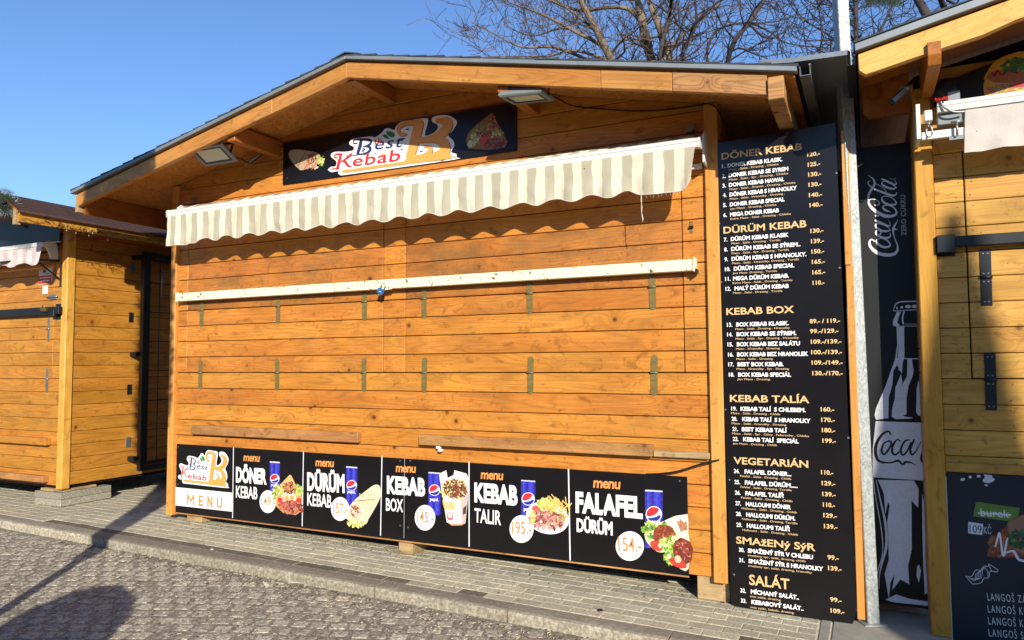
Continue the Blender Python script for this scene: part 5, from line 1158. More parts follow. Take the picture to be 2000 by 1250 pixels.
# camera-like lamp under the eaves
CL = thing('security_lamp', 'small black jointed floodlight hanging under the eaves of the right stall', 'lamp', (6.11, -.3, 3.06))
put('arm', tube([(6.19, -.25, 3.10), (6.14, -.29, 3.05)], .012, 8), M['blackm'], CL); put('joint', tube([(6.16, -.30, 3.045), (6.12, -.29, 3.055)], .018, 10), M['zincp'], CL)
put('head', boxm((-.055, -.02, -.018), (.055, .02, .018), .004), M['blackm'], CL, (6.105, -.30, 3.005), (0, -.75, .3)); put('lens', boxm((-.045, -.0225, -.012), (.045, -.0202, .012), .0), M['lampg'], CL, (6.105, -.30, 3.005), (0, -.75, .3))
NB = thing('net_bag', 'crumpled dark mesh bag tucked under the right stall gable', 'bag', (6.38, -.1, 3.03)); 
bm = bmesh.new(); bmesh.ops.create_icosphere(bm, subdivisions=3, radius=.055)
for v in bm.verts: v.co = Vector((v.co.x * 1.2, v.co.y * .6, v.co.z * 1.3)) * (1 + .35 * noise.noise(v.co * 30))
put('bag_body', fin(bm, True), M['blackm'], NB, (6.36, -.1, 3.06))
# langos poster
LP = thing('food_poster', 'dark snack poster with green burek tag below the rail of the right stall', 'poster', (6.9, -.015, .4)); yp = -.016
box('panel', (6.290, yp, -.06), (8.6, -.002, .886), M['navy'], LP, .001); box('edge_strip', (6.2835, -.012, -.05), (6.2885, -.002, .86), M['alu'], LP)
fp = cv(1840, 900, 3.569, yp); pr = Print(); CR = (206, 208, 210)
for x, y, a, b, r in ((144, 130, .012, .008, .4), (196, 113, .008, .008, 0), (255, 107, .009, .008, 0), (308, 170, .008, .005, 0)): pr.ell(fp(x, y), a, b, CR, 14, r)
pr.poly([fp(*p) for p in spline([(290, 95), (345, 100), (350, 115), (368, 128), (350, 148), (320, 155), (290, 148), (283, 132), (298, 118), (290, 95)], 3)], CR)
pr.poly([fp(*p) for p in [(216, 385), (236, 290), (262, 288), (543, 330), (520, 428), (400, 412)]], (92, 130, 44))
pr.text('burek', fp(268, 385), fp(472, 398), .045, (214, 222, 206), .012); pr.poly([fp(*p) for p in [(250, 358), (482, 372), (482, 385), (250, 370)]], (214, 222, 206))
pr.poly([fp(*p) for p in [(182, 425), (286, 440), (280, 517), (182, 505)]], (206, 212, 216)); pr.text('109', fp(192, 497), fp(276, 506), .044, (24, 28, 34), .0); pr.text('KČ', fp(292, 508), fp(345, 512), .042, CR, -.005)
pr.poly([fp(*p) for p in spline([(310, 668), (330, 590), (370, 520), (430, 470), (500, 400), (600, 380), (680, 520), (640, 660), (500, 672), (310, 668)], 3)], (128, 66, 36))
for i in range(80): pr.ell(rnd_in(fp(440, 590), .08, .06), .014, .008, jit(random.choice(((150, 80, 40), (110, 50, 28), (176, 104, 56))), 14), 9, 1, .3, .000006)
pr.poly([fp(*p) for p in [(455, 430), (560, 380), (700, 400), (700, 640), (560, 650), (480, 600)]], (150, 110, 80)); lettuce(pr, fp(535, 545), .05, .045, 60, .014, ((40, 84, 40), (56, 110, 50), (30, 66, 30)))
pr.stroke([(*fp(372, 595), .008), (*fp(392, 520), .009), (*fp(402, 510), .009), (*fp(420, 640), .010), (*fp(432, 655), .01), (*fp(450, 560), .008), (*fp(458, 540), .006)], (232, 232, 228)); pr.stroke([(*fp(450, 640), .008), (*fp(500, 630), .012), (*fp(540, 690), .014), (*fp(640, 700), .014)], (226, 226, 222))
W3 = (214, 216, 216)
def ln(p, w=.0032): pr.stroke([(*fp(x, y), w) for x, y in p], W3, 4)
ln([(165, 803), (200, 845), (215, 858), (270, 850), (290, 820), (325, 812), (335, 770), (375, 775), (388, 760), (350, 735), (325, 718)]); ln([(165, 803), (205, 805), (235, 760), (265, 765), (290, 735), (320, 735), (325, 718)])
for i in range(5): ln([(185 + i * 14, 812 + i * 6 - i * i), (225 + i * 12, 835 - i * 5), (235 + i * 12, 790 - i * 9), (262 + i * 10, 775 - i * 8)], .0024)
ln([(290, 740), (318, 770), (318, 805)], .003); ln([(325, 720), (345, 765), (375, 772)], .003)
for i, (tx, xe) in enumerate((('LANGOŠ ZÁ', 590), ('LANGOŠ KL', 592), ('LANGOŠ KL', 595), ('LANGOŠ SP', 598))):
    pr.text(tx, fp(317 + i * 3.5, 972 + i * 83.5), fp(xe, 990 + i * 85), .042, (222, 222, 218), -.004, 0, 1.25)
pr.build('lettering', LP, yp)

# ------------------------------------------------------------------ left stall
LS_ = thing('market_stall', 'ochre pine stall on the left standing on concrete blocks, with brown shingle roof', 'market stall', (-2.7, 1, .28))
LY, LX, LG, LPi = -.15, -1.452, 2.473, .1355
def lz(n): return LG + LPi * n
box('corner_post', (LX - .088, LY, .272), (LX, LY + .09, 2.95), M['postL'], LS_, .007)
prism('core', [(-4.5, .28), (-1.5, .28), (-1.5, 2.93), (-4.5, 2.93)], 1, LY + .035, LY + .06, M['black'], LS_)
box('core', (-1.52, LY + .07, .28), (-1.49, 2.4, 2.93), M['black'], LS_)
for n_ in range(-16, 4):
    a, b = lz(n_) + .002, lz(n_ + 1) - .002
    a = max(a, .283); b = min(b, 2.94)
    put('board', boxm((0, 0, 0), (2.46, .02, b - a), .003), M['sideL'], LS_, (LX - .013, LY + .092, a), (0, 0, math.pi / 2))
    if -8 <= n_ <= 1:
        box('board', (-1.662, LY + .012, a), (LX - .09, LY + .034, b), M['wallL'], LS_, .003)
    else: box('board', (-4.5, LY + .012, a), (LX - .09, LY + .034, b), M['wallL'], LS_, .003)
LSH = put('shutter', boxm((0, 0, 0), (2.3, .003, 1.34)), M['black'], LS_, (-3.97, LY + .033, 1.39))
for n_ in range(-8, 2): box('board', (-3.965, LY + .011, lz(n_) + .002), (-1.668, LY + .032, lz(n_ + 1) - .002), M['wallL'], LSH, .003)
for z, up, dn in ((1.905, .12, .13), (1.386, .11, .14)): hinge(LSH, -1.745, z, M['zincp'], w=.034, up=up, dn=dn, y=LY + .007)
box('ledge', (-3.9, LY - .05, .712), (-1.652, LY + .011, .785), M['wallL'], LS_, .004); box('ledge', (-3.9, LY - .05, .335), (-1.672, LY + .011, .40), M['ledge'], LS_, .004)
box('floor_frame', (-4.45, LY + .06, .29), (-1.53, 2.3, .36), M['dark'], LS_); box('eaves_board', (-4.5, LY - .04, 2.70), (LX - .2, LY + .01, 2.75), M['navy'], LS_)
# roof with a steep eaves slope
EX, EZ = -1.10, 2.985; RX_, RZ_ = -1.36, 3.155
prism('fascia_board', [(EX - .045, EZ - .125), (EX - .015, EZ - .125), (EX - .015, EZ - .035), (EX - .045, EZ - .035)], 1, -.83, 2.5, M['postR'], LS_)
prism('fascia_board', [(EX - .10, EZ - .15), (EX - .05, EZ - .15), (EX - .05, EZ - .02), (EX - .10, EZ + .01)], 1, -.842, -.80, M['grey_w'], LS_)
prism('soffit_board', [(EX - .05, EZ - .055), (EX - .02, EZ - .04), (RX_, RZ_ - .03), (-4.6, 3.6), (-4.6, 3.57), (RX_ - .02, RZ_ - .06)], 1, -.83, 2.5, M['purl'], LS_)
nS = 5
for i in range(nS):
    t0, t1 = i / nS, (i + 1) / nS + .05; xa, za = EX + (RX_ - EX) * t0, EZ - .022 + (RZ_ - EZ) * t0; xb, zb_ = EX + (RX_ - EX) * t1, EZ - .022 + (RZ_ - EZ) * t1
    prism('shingle_course', [(xa + .012, za - .008), (xb, zb_), (xb, zb_ + .004), (xa + .012, za + .006)], 1, -.85, 2.5, M['brownsh'], LS_)
prism('shingle_course', [(RX_ + .005, RZ_ - .02), (-4.6, 3.61), (-4.6, 3.62), (RX_ + .005, RZ_ - .012)], 1, -.85, 2.5, M['brownsh'], LS_)
put('eaves_trim', tube([(EX + .012, -.85, EZ - .035), (EX + .012, 2.5, EZ - .035)], .014, 8), M['brownsh'], LS_)
for x, lab in ((-1.865, 0),):
    bl = thing('foundation_block', 'grey concrete block pair under the corner of the left stall', 'concrete block', (-1.865, -.16, gz(-1.8)))
    for j in range(2): put('block', boxm((0, 0, 0), (.425, .555, .068), .006), M['block'], bl, (-1.865 + j * .004, -.16 - j * .005, gz(-1.8) + j * .0695))
    put('wood_packing', boxm((0, 0, 0), (.20, .3, .028), .003), M['grey_w'], bl, (-1.80, -.14, gz(-1.8) + .139)); put('wood_packing', boxm((0, 0, 0), (.1, .35, .026), .003), M['grey_w'], bl, (-1.58, -.1, gz(-1.8) + .139))
prism('gable_wall', [(-4.48, 2.935), (-1.50, 2.935), (-1.50, 3.08), (-4.48, 3.48)], 1, LY + .036, LY + .058, M['wallL'], LS_)
# its dark gable panel, awning, bar, notice
t = thing('name_board', 'dark navy board under the gable of the left stall', 'sign', (-2.6, LY - .03, 2.78)); prism('panel', [(-4.4, 2.78), (-1.55, 2.77), (-1.55, 3.02), (-2.0, 3.06), (-2.1, 2.98), (-2.3, 3.06), (-4.4, 3.3)], 1, LY - .03, LY - .02, M['navy'], t)
LA = thing('awning', 'pink and white striped awning, faded, on the left stall', 'awning', (-2.4, -.4, 2.7)); ly = -.45
put('valance', valance(-4.2, -1.40, ly, 2.70, 2.52, .36, .035, 4, 300, 8, ph=.1, flat=.1), M['fabP'], LA)
put('front_bar', boxm((0, 0, 0), (2.8, .03, .045), .006), M['alu'], LA, (-4.2, ly, 2.70))
vs = []; fs = []
for i in range(81):
    x = -4.2 + 2.78 * i / 80
    for j in range(5): t_ = j / 4; vs.append((x, ly + .02 + t_ * .2, 2.742 + t_ * .04 + .004 * math.sin(x * 30)))
for i in range(80):
    for j in range(4): a = i * 5 + j; fs.append((a, a + 1, a + 6, a + 5))
put('awning_cloth', mesh(vs, fs, True), M['fabP'], LA)
put('cloth_roll', tube([(-4.2, -.255, 2.755), (-1.62, -.255, 2.755)], .04, 14), M['fabP'], LA)
put('end_bracket', prismm([(-.27, 2.80), (-.23, 2.81), (-.17, 2.78), (-.155, 2.70), (-.155, 2.62), (-.235, 2.62), (-.25, 2.70), (-.30, 2.755)], 0, -1.62, -1.59, .008), M['alu'], LA)
put('roller_end', tube([(-1.70, -.27, 2.75), (-1.622, -.27, 2.75)], .052, 16), M['ledge'], LA); put('wall_bar', boxm((0, 0, 0), (2.5, .03, .04), .003), M['ledge'], LA, (-4.1, -.19, 2.60))
LBb = thing('locking_bar', 'black steel bar with padlock plate on the left stall', 'locking bar', (-1.6, -.2, 2.05))
put('bar', boxm((0, 0, 0), (2.4, .04, .078), .003), M['blackm'], LBb, (-3.9, LY - .05, 2.05)); put('lock_plate', boxm((0, 0, 0), (.085, .006, .16), .001), M['blackm'], LBb, (-1.625, LY + .002, 2.0)); put('lock_tongue', boxm((0, 0, 0), (.07, .05, .07), .003), M['blackm'], LBb, (-1.64, LY - .055, 2.03))
t = thing('padlock', 'brass padlock on the black bar of the left stall', 'padlock', (-1.7, -.22, 2.09)); put('lock_body', boxm((-.04, -.014, -.012), (.04, .014, .018), .004), M['brassk'], t, (-1.675, LY - .09, 2.095), (.2, .1, .1)); put('shackle', tube([(-.014, 0, .012), (-.014, 0, .035), (.014, 0, .035), (.014, 0, .012)], .005, 8), M['zincp'], t, (-1.675, LY - .09, 2.10), (.2, .1, .1))
t = thing('door_bolt', 'small zinc barrel bolt across the shutter seam of the left stall', 'bolt', (-1.68, LY, 2.24)); put('bolt_plate', boxm((0, 0, 0), (.13, .004, .05), .001), M['zincp'], t, (-1.75, LY + .005, 2.21)); put('bolt_rod', tube([(-1.77, LY - .004, 2.235), (-1.60, LY - .004, 2.235)], .007, 8), M['zincp'], t)
# surveillance notice
CN = thing('warning_notice', 'red and white camera surveillance notice on the left stall', 'notice', (-1.82, LY, 2.36)); yn = LY + .006
a, b, c, d = at(76, 528, yn), at(103, 523, yn), at(101, 553, yn), at(75.5, 556, yn)
prism('plate', [(d.x, d.z), (c.x, c.z), (b.x, b.z), (a.x, a.z)], 1, yn, yn + .003, M['alu'], CN)
fn = cv(0, 360, 4.464, yn); pr = Print()
pr.poly([fn(*p) for p in [(336, 802), (450, 790), (447, 862), (338, 870)]], (190, 26, 44)); pr.poly([fn(*p) for p in [(372, 750), (402, 742), (402, 762), (376, 775)]], (24, 24, 26)); pr.stroke([(*fn(395, 768), .008), (*fn(405, 778), .008), (*fn(425, 775), .006)], (24, 24, 26))
pr.poly([fn(*p) for p in [(344, 815), (372, 812), (372, 822), (344, 826)]], (226, 214, 214)); pr.poly([fn(*p) for p in [(378, 811), (440, 806), (440, 816), (378, 821)]], (226, 214, 214)); pr.poly([fn(*p) for p in [(358, 838), (366, 836), (366, 848), (358, 850)]], (226, 214, 214)); pr.poly([fn(*p) for p in [(372, 836), (428, 832), (428, 844), (372, 848)]], (226, 214, 214))
pr.build('notice_lettering', CN, yn)
t = thing('sticker', 'blank white sticker below the camera notice', 'sticker', (-1.8, LY, 2.28)); box('paper', (-1.862, yn - .001, 2.272), (-1.772, yn + .002, 2.36), M['alu'], t)
IB = thing('iron_bracket', 'dark iron bracket with long rod beside the corner post of the left stall', 'bracket', (-1.57, LY, 2.4))
put('plate', boxm((0, 0, 0), (.02, .008, .25), .001), M['blackm'], IB, (-1.575, LY - .0, 2.34)); put('rod', tube([(-1.56, LY - .02, 2.60), (-1.6, LY - .25, 2.59), (-2.9, -.62, 2.56)], .010, 8), M['blackm'], IB); put('brace', tube([(-1.57, LY - .01, 2.42), (-1.59, LY - .14, 2.52), (-1.6, LY - .24, 2.585)], .008, 8), M['blackm'], IB)
# lights string with twisted wires on the fascia
LSG = thing('light_string', 'tangled dark fairy light wire along the fascia of the left stall', 'string lights', (EX, 0, 2.9)); ms = []
random.seed(5)
Yc = -.8; run = [(EX - .004, -.82 + i * .05, 2.875 + .015 * math.sin(i * 1.7) + random.uniform(-.01, .01)) for i in range(34)]
ms.append(tube(spline(run, 3), .0022, 4))
for i in range(26):
    y = random.choice((random.uniform(-.8, -.1), random.uniform(-.75, .1))); p = Vector((EX - .002, y, 2.88)); q = [p]
    for k in range(5): q.append(q[-1] + Vector((random.uniform(-.012, .03), random.uniform(-.035, .035), random.uniform(-.035, .03))))
    ms.append(tube(spline([tuple(v) for v in q], 3), .0018, 4))
for i in range(10):
    y = .02 + i * .04; p = Vector((LX + .02, y, 2.74 - i * .006)); q = [p]
    for k in range(4): q.append(q[-1] + Vector((random.uniform(-.005, .03), random.uniform(-.02, .04), random.uniform(-.05, .03))))
    ms.append(tube([tuple(v) for v in q], .002, 4))
put('wire', joinm(ms), M['cable'], LSG)
bl_ = []
for i in range(16):
    c = Vector(run[random.randrange(2, 30)]) + Vector((.008, random.uniform(-.02, .02), random.uniform(-.05, .02))); bl_.append(tube([c, c + Vector((.004, .004, -.014))], .0025, 5))
put('light_bulbs', joinm(bl_), M['glass'], LSG, kind='stuff')
# frosted fir garland
GA = thing('garland', 'frosted green fir garland on the front roof edge of the left stall', 'garland', (-1.5, -.9, 3.0))
random.seed(9); gv = [[], []]; gf = [[], []]
for i in range(9000):
    t = random.random(); c = Vector((-1.9 + .72 * t, -.9, 3.14 - .12 * t)); r = .12 * math.sqrt(random.random()); th_ = random.uniform(0, 6.283)
    dvec = Vector((random.uniform(-.5, .5), math.cos(th_), math.sin(th_))).normalized(); p = c + Vector((0, math.cos(th_), math.sin(th_))) * r
    L = random.uniform(.02, .045); s_ = dvec.cross(Vector((1, .3, .2))).normalized() * .0016; k = 1 if (r > .075 and random.random() < .35) else 0
    o = len(gv[k]); gv[k] += [p - s_, p + s_, p + dvec * L]; gf[k].append((o, o + 1, o + 2))
put('needles', mesh(gv[0], gf[0]), M['needle'], GA, kind='stuff'); put('frosted_tips', mesh(gv[1], gf[1]), M['frost'], GA, kind='stuff')
put('wire_core', tube([(-1.9, -.9, 3.14), (-1.5, -.9, 3.08), (-1.22, -.9, 3.03)], .02, 6), M['cable'], GA)
# steel gate folded back against the side of the left stall
GT = thing('steel_gate', 'black steel grid gate folded against the side wall of the left stall', 'gate', (-1.36, 1.1, .33)); gx = -1.365
def gb(name, y0, y1, z0, z1, th=.04, x=gx): box(name, (x, y0, z0), (x + th, y1, z1), M['blackm'], GT, .003)
gb('frame_bar', .63, .68, .36, 2.79, .055); gb('frame_bar', 1.70, 1.75, .36, 2.79); gb('frame_bar', .681, 1.699, 2.74, 2.79); gb('frame_bar', .681, 1.699, .36, .41)
gb('inner_frame_bar', .70, .735, .42, 2.73, .03); gb('inner_frame_bar', .736, 1.69, 2.695, 2.73, .03); gb('inner_frame_bar', .736, 1.69, .42, .455, .03)
for i in range(5): put('grid_rod', tube([(gx + .02, .86 + i * .17, .455), (gx + .02, .86 + i * .17, 2.695)], .005, 6), M['blackm'], GT)
for i in range(6): put('grid_rod', tube([(gx + .012, .735, .8 + i * .33), (gx + .012, 1.70, .8 + i * .33)], .005, 6), M['blackm'], GT)
put('handle_bar', tube([(gx + .05, .86, 2.62), (gx + .05, .86, 2.3)], .009, 8), M['zincp'], GT)
for z in (2.56, 2.0, 1.2, .62): box('fixing_plate', (LX - .0128, .565, z), (LX - .006, .62, z + .11), M['zincp'] if z in (2.56, .62) else M['blackm'], GT, .001)
for z in (2.70, 1.62, .47): box('hinge_block', (LX - .01, .585, z), (gx - .002, .645, z + .05), M['blackm'], GT, .003)

# ------------------------------------------------------------------ floodlights and cables on the big stall
def floodlight(label, c, rot, s=1.0):
    t = thing('floodlight', label, 'floodlight', c, 'floodlights on the big stall'); t.rotation_euler = rot
    def P(name, me, mat, **k):
        o = bpy.data.objects.new(name, me); COL.objects.link(o); me.materials.append(mat); o.parent = t; WL[o.name] = Vector(c)
        for a, v in k.items(): o[a] = v
        return o
    a, b = .165 * s, .115 * s
    bm = bmesh.new()
    lv = [(a, b, -.012), (a + .008, b + .008, -.002), (a + .008, b + .008, .008), (a * .86, b * .86, .045), (a * .8, b * .8, .05)]; R = []
    for x, y, z in lv: R.append([bm.verts.new(p) for p in ((-x, -y, z), (x, -y, z), (x, y, z), (-x, y, z))])
    for i in range(len(lv) - 1):
        for k in range(4): bm.faces.new((R[i][k], R[i][(k + 1) % 4], R[i + 1][(k + 1) % 4], R[i + 1][k]))
    bm.faces.new(R[-1]); x, y = a - .022, b - .022; inn = [bm.verts.new(p) for p in ((-x, -y, -.012), (x, -y, -.012), (x, y, -.012), (-x, y, -.012))]; inb = [bm.verts.new((v.co.x * .97, v.co.y * .96, -.004)) for v in inn]
    for k in range(4): bm.faces.new((R[0][k], R[0][(k + 1) % 4], inn[(k + 1) % 4], inn[k])); bm.faces.new((inn[k], inn[(k + 1) % 4], inb[(k + 1) % 4], inb[k]))
    P('housing', fin(bm), M['lampg'])
    P('lamp_glass', boxm((-x * .97, -y * .96, -.006), (x * .97, y * .96, -.0035)), M['glass'])
    P('reflector_rim', joinm([boxm((-x * .96, -y * .95, -.0095), (-x * .86, y * .95, -.0062)), boxm((x * .86, -y * .95, -.0095), (x * .96, y * .95, -.0062)), boxm((-x * .85, -y * .95, -.0095), (x * .85, -y * .82, -.0062)), boxm((-x * .85, y * .82, -.0095), (x * .85, y * .95, -.0062))]), M['blackm'])
    for i in range(15): P('cooling_fin', boxm((-a * .76 + i * a * 1.5 / 14 - .0015, -b * .84, .0495), (-a * .76 + i * a * 1.5 / 14 + .0015, b * .84, .066)), M['lampg'])
    P('yoke', joinm([boxm((a + .010, -.012, -.005), (a + .014, .012, .10)), boxm((-a - .014, -.012, -.005), (-a - .010, .012, .10)), boxm((-a - .014, -.012, .1005), (a + .014, .012, .1045))]), M['blackm'])
    P('driver_box', boxm((-.04, b * .3, .052), (.04, b * .98, .085), .004), M['blackm'])
    return t
floodlight('grey floodlight left of the gable sign, tilted so its lens shows', (.90, -.42, 3.325), (math.radians(-24), math.radians(-3), math.radians(10)), .98)
floodlight('grey floodlight right of the gable sign, seen edge-on', (3.87, -.43, 3.33), (math.radians(4), math.radians(4), math.radians(0)), .92)
def cab(label, pts, r=.0045, mat='cable'):
    q = [at(x, y, Y) for x, y, Y in pts]; t = thing('cable', label, 'cable', q[0]); me = tube(spline([tuple(v - q[0]) for v in q], 5), r, 6); t2 = put('wire', me, M[mat], t, q[0]); return t
cab('black cable sagging from the right floodlight to the corner post', [(1062, 184, -.38), (1085, 190, -.25), (1120, 207, -.02), (1180, 213, -.012), (1250, 217, -.012), (1320, 212, -.012), (1370, 205, -.012), (1395, 207, -.045), (1408, 228, -.045), (1419, 262, -.03)])
cab('thin black wire under the soffit above the right floodlight', [(1030, 172, -.3), (1080, 185, -.05), (1180, 188, -.012), (1300, 190, -.012), (1382, 196, -.012)], .003)
cab('black cable with plug hanging behind the left floodlight', [(445, 300, -.38), (470, 310, -.2), (490, 318, -.03), (515, 300, -.03), (540, 290, -.015), (556, 285, -.012)])
cab('black cable curling out above the right menu banner', [(1262, 926, -.016), (1290, 925, -.02), (1325, 920, -.05), (1370, 906, -.06), (1405, 898, -.045)], .006)
t = thing('cable_plug', 'grey plug connector dangling behind the left floodlight', 'plug', at(480, 318, -.05)); put('plug_body', tube([at(478, 322, -.05), at(492, 312, -.05), at(508, 302, -.05)], [.010, .014, .009], 8), M['lampg'], t)

# ------------------------------------------------------------------ litter on the ground
random.seed(31); lv_ = []; lf = []; dv = []; df = []
def sliver(V, F, x, y, z, L, w, a):
    o = len(V); c, s = math.cos(a), math.sin(a); h = random.uniform(.001, .004)
    V += [(x - c * L / 2 + s * w / 2, y - s * L / 2 - c * w / 2, z), (x + c * L / 2 + s * w / 2, y + s * L / 2 - c * w / 2, z + h), (x + c * L / 2 - s * w / 2, y + s * L / 2 + c * w / 2, z + h * 1.5), (x - c * L / 2 - s * w / 2, y - s * L / 2 + c * w / 2, z + h)]; F.append((o, o + 1, o + 2, o + 3))
for i in range(1500):
    x = random.uniform(-.5, 5.4); y = random.uniform(-2.6, KY0 - .01) if random.random() < .6 else KY0 - abs(random.gauss(0, .25)) - .01
    sliver(lv_, lf, x, y, gz(x) + ROAD + .004, random.choice((random.uniform(.006, .02), random.uniform(.006, .03))), random.uniform(.0015, .005), random.uniform(0, 3.14))
for i in range(1500):
    x = random.uniform(-.5, 5.4); y = random.uniform(-2.6, KY0 - .005) if random.random() < .6 else KY0 - abs(random.gauss(0, .12)) - .005
    sliver(dv, df, x, y, gz(x) + ROAD + .003, random.uniform(.006, .026), random.uniform(.002, .007), random.uniform(0, 3.14))
for i in range(900):
    x = random.uniform(0, 5.4); y = -abs(random.gauss(0, .12)) + .12 if random.random() < .7 else random.uniform(-.58, 0)
    if x > 4.5 and random.random() < .5: y = random.uniform(-.15, .25)
    sliver(dv, df, x, y, gz(x) + .004, random.uniform(.003, .014), random.uniform(.002, .008), random.uniform(0, 3.14))
put('straw_litter', mesh(lv_, lf), M['litter'], kind='stuff'); put('leaf_litter', mesh(dv, df), M['leafl'], kind='stuff')
random.seed(33); hv = []; hf = []
for i in range(500):
    x = random.uniform(4.72, 5.2); y = random.uniform(.0, .32); sliver(hv, hf, x, y, gz(x) + random.uniform(-.03, .0), random.uniform(.01, .03), random.uniform(.008, .02), random.uniform(0, 3.14))
put('dirt_crumbs', mesh(hv, hf), M['leafl'], kind='stuff')
p = at(515, 1150, 0); fk = thing('plastic_fork', 'broken white plastic fork lying on the road by the kerb', 'fork', (2.0, -.89, gz(2) + ROAD + .008))
put('fork_head', joinm([boxm((0, 0, 0), (.03, .024, .002)), boxm((.03, 0, 0), (.06, .004, .002)), boxm((.03, .0065, 0), (.06, .0105, .002)), boxm((.03, .0135, 0), (.058, .0175, .002)), boxm((.03, .020, 0), (.05, .024, .002)), boxm((-.05, .008, 0), (0, .016, .002))]), M['fork'], fk, WL[fk.name], (0, .05, -.5))
put('fork_handle', boxm((0, 0, 0), (.05, .006, .002)), M['fork'], fk, WL[fk.name] + Vector((.06, .06, 0)), (0, 0, .1))
st_ = thing('wooden_stick', 'pale wooden stick lying against the kerb', 'stick', (2.14, -.80, gz(2.1) + ROAD + .01)); put('stick', boxm((0, 0, 0), (.10, .006, .003), .001), M['fork'], st_, WL[st_.name], (0, -.05, .25))
cp = thing('bottle_cap', 'small black bottle cap lying on the pavers', 'bottle cap', (4.37, -.492, gz(4.37) + .003)); put('cap', tube([(4.37, -.492, gz(4.37) + .002), (4.37, -.492, gz(4.37) + .008), (4.37, -.492, gz(4.37) + .009)], [.017, .016, .013], 14), M['cable'], cp)
bb = thing('butt', 'white cigarette end lying on the dark pavers', 'cigarette end', (1.15, -.60, gz(1.15) + .005)); put('paper_end', tube([(1.15, -.60, gz(1.15) + .007), (1.17, -.59, gz(1.15) + .007)], .004, 6), M['fork'], bb)
# ------------------------------------------------------------------ bare trees behind the stalls
class Tree:
    def __init__(s): s.V = []; s.F = []
    def seg(s, pts, rs, n=3):
        o = len(s.V)
        for i, p in enumerate(pts):
            d = (pts[min(i + 1, len(pts) - 1)] - pts[max(i - 1, 0)]).normalized(); u = d.cross(Vector((.3, 1, .1))).normalized(); v = d.cross(u)
            for k in range(n):
                a = 6.2832 * k / n; s.V.append(p + (u * math.cos(a) + v * math.sin(a)) * rs[i])
        for i in range(len(pts) - 1):
            for k in range(n): s.F.append((o + i * n + k, o + i * n + (k + 1) % n, o + (i + 1) * n + (k + 1) % n, o + (i + 1) * n + k))
def branch(T, p, d, L, r, depth, up=.1, wig=.3, kids=(3, 5), rmin=.004):
    """one crooked branch and its side branches"""
    n = 4 if depth > 1 else 3; pts = [p.copy()]; rs = [r]; dd = d.normalized()
    for i in range(n):
        dd = (dd + Vector((random.gauss(0, wig), random.gauss(0, wig), random.gauss(0, wig) + up))).normalized(); pts.append(pts[-1] + dd * L / n); rs.append(max(rmin, r * (1 - .6 * (i + 1) / n)))
    T.seg(pts, rs, 5 if r > .03 else 3)
    if depth <= 0: return
    for k in range(random.randint(*kids)):
        i = random.randint(1, n); q = pts[i]; ax = (pts[i] - pts[i - 1]).normalized()
        side = ax.cross(Vector((random.gauss(0, 1), random.gauss(0, 1), random.gauss(0, 1)))).normalized()
        branch(T, q, ax * random.uniform(.4, .9) + side * random.uniform(.5, 1), L * random.uniform(.5, .75), rs[i] * random.uniform(.5, .75), depth - 1, up, wig, kids, rmin)
def tree(name, label, base, limbs, Yd, mat, seed, depth=3, tw=5, L0=1.1, rmin=.004, trunk_r=.2, group='bare trees behind the stalls', wig=.22):
    """limbs: measured courses (px, py, radius) on the plane Y = Yd; everything hangs on a trunk from the ground"""
    random.seed(seed); t = thing(name, label, 'tree', base, group); B = Vector(base)
    trunk, crown, twigs = Tree(), Tree(), Tree()
    top = Vector((B.x, B.y, 4.2)); trunk.seg([B - B, Vector((.05, 0, 2)), top - B], [trunk_r, trunk_r * .85, trunk_r * .8], 10)
    for li, L in enumerate(limbs):
        pts = [Vector(at(x, y, Yd + (random.uniform(-.6, .6) if i else 0))) for i, (x, y, r) in enumerate(L)]; rs = [r for _, _, r in L]
        if L[0][2] >= .05 or True:
            pts = [top + (pts[0] - top) * 0, top.lerp(pts[0], .5) + Vector((0, 0, .3))] + pts if pts[0].z < 9.5 and L[0][1] > 90 else pts
            if len(pts) > len(L): rs = [rs[0] * 1.5, rs[0] * 1.25] + rs
        q = [(*p, r) for p, r in zip(pts, rs)]; S = spline(q, 5); P = [Vector(s[:3]) - B for s in S]; R = [max(.004, s[3]) for s in S]
        crown.seg(P, R, 6)
        for i in range(2, len(P)):
            wz = (P[i] + B).z
            if wz < 6.2: continue
            for k in range(tw if R[i] < .12 else max(1, tw - 1)):
                if random.random() < .6:
                    ax = (P[i] - P[i - 1]).normalized(); side = ax.cross(Vector((random.gauss(0, 1), random.gauss(0, 1), random.gauss(0, 1)))).normalized()
                    branch(twigs, P[i], ax * random.uniform(.2, .8) + side, L0 * random.uniform(.6, 1.2), max(rmin * 1.6, min(.03, R[i] * .4)), depth - 1, .06, wig, (3, 4), rmin)
    put('trunk', mesh(trunk.V, trunk.F, True), mat, t, base); put('limbs', mesh(crown.V, crown.F, True), mat, t, base, kind='stuff')
    put('twigs', mesh(twigs.V, twigs.F), mat if mat is not M['bark'] else M['twig'], t, base, kind='stuff'); return t
for i_, c_ in enumerate(((150, 130, 96), (128, 112, 100), (140, 120, 84))): M['render%d' % i_] = plain('house_render', lin(c_), .9)
M['twig'] = plain('grey_brown_twig_bark', lin((98, 82, 68)), .9, 0, .3, 3, 0)
Y1 = 8.5
pb = at(1240, 700, Y1)
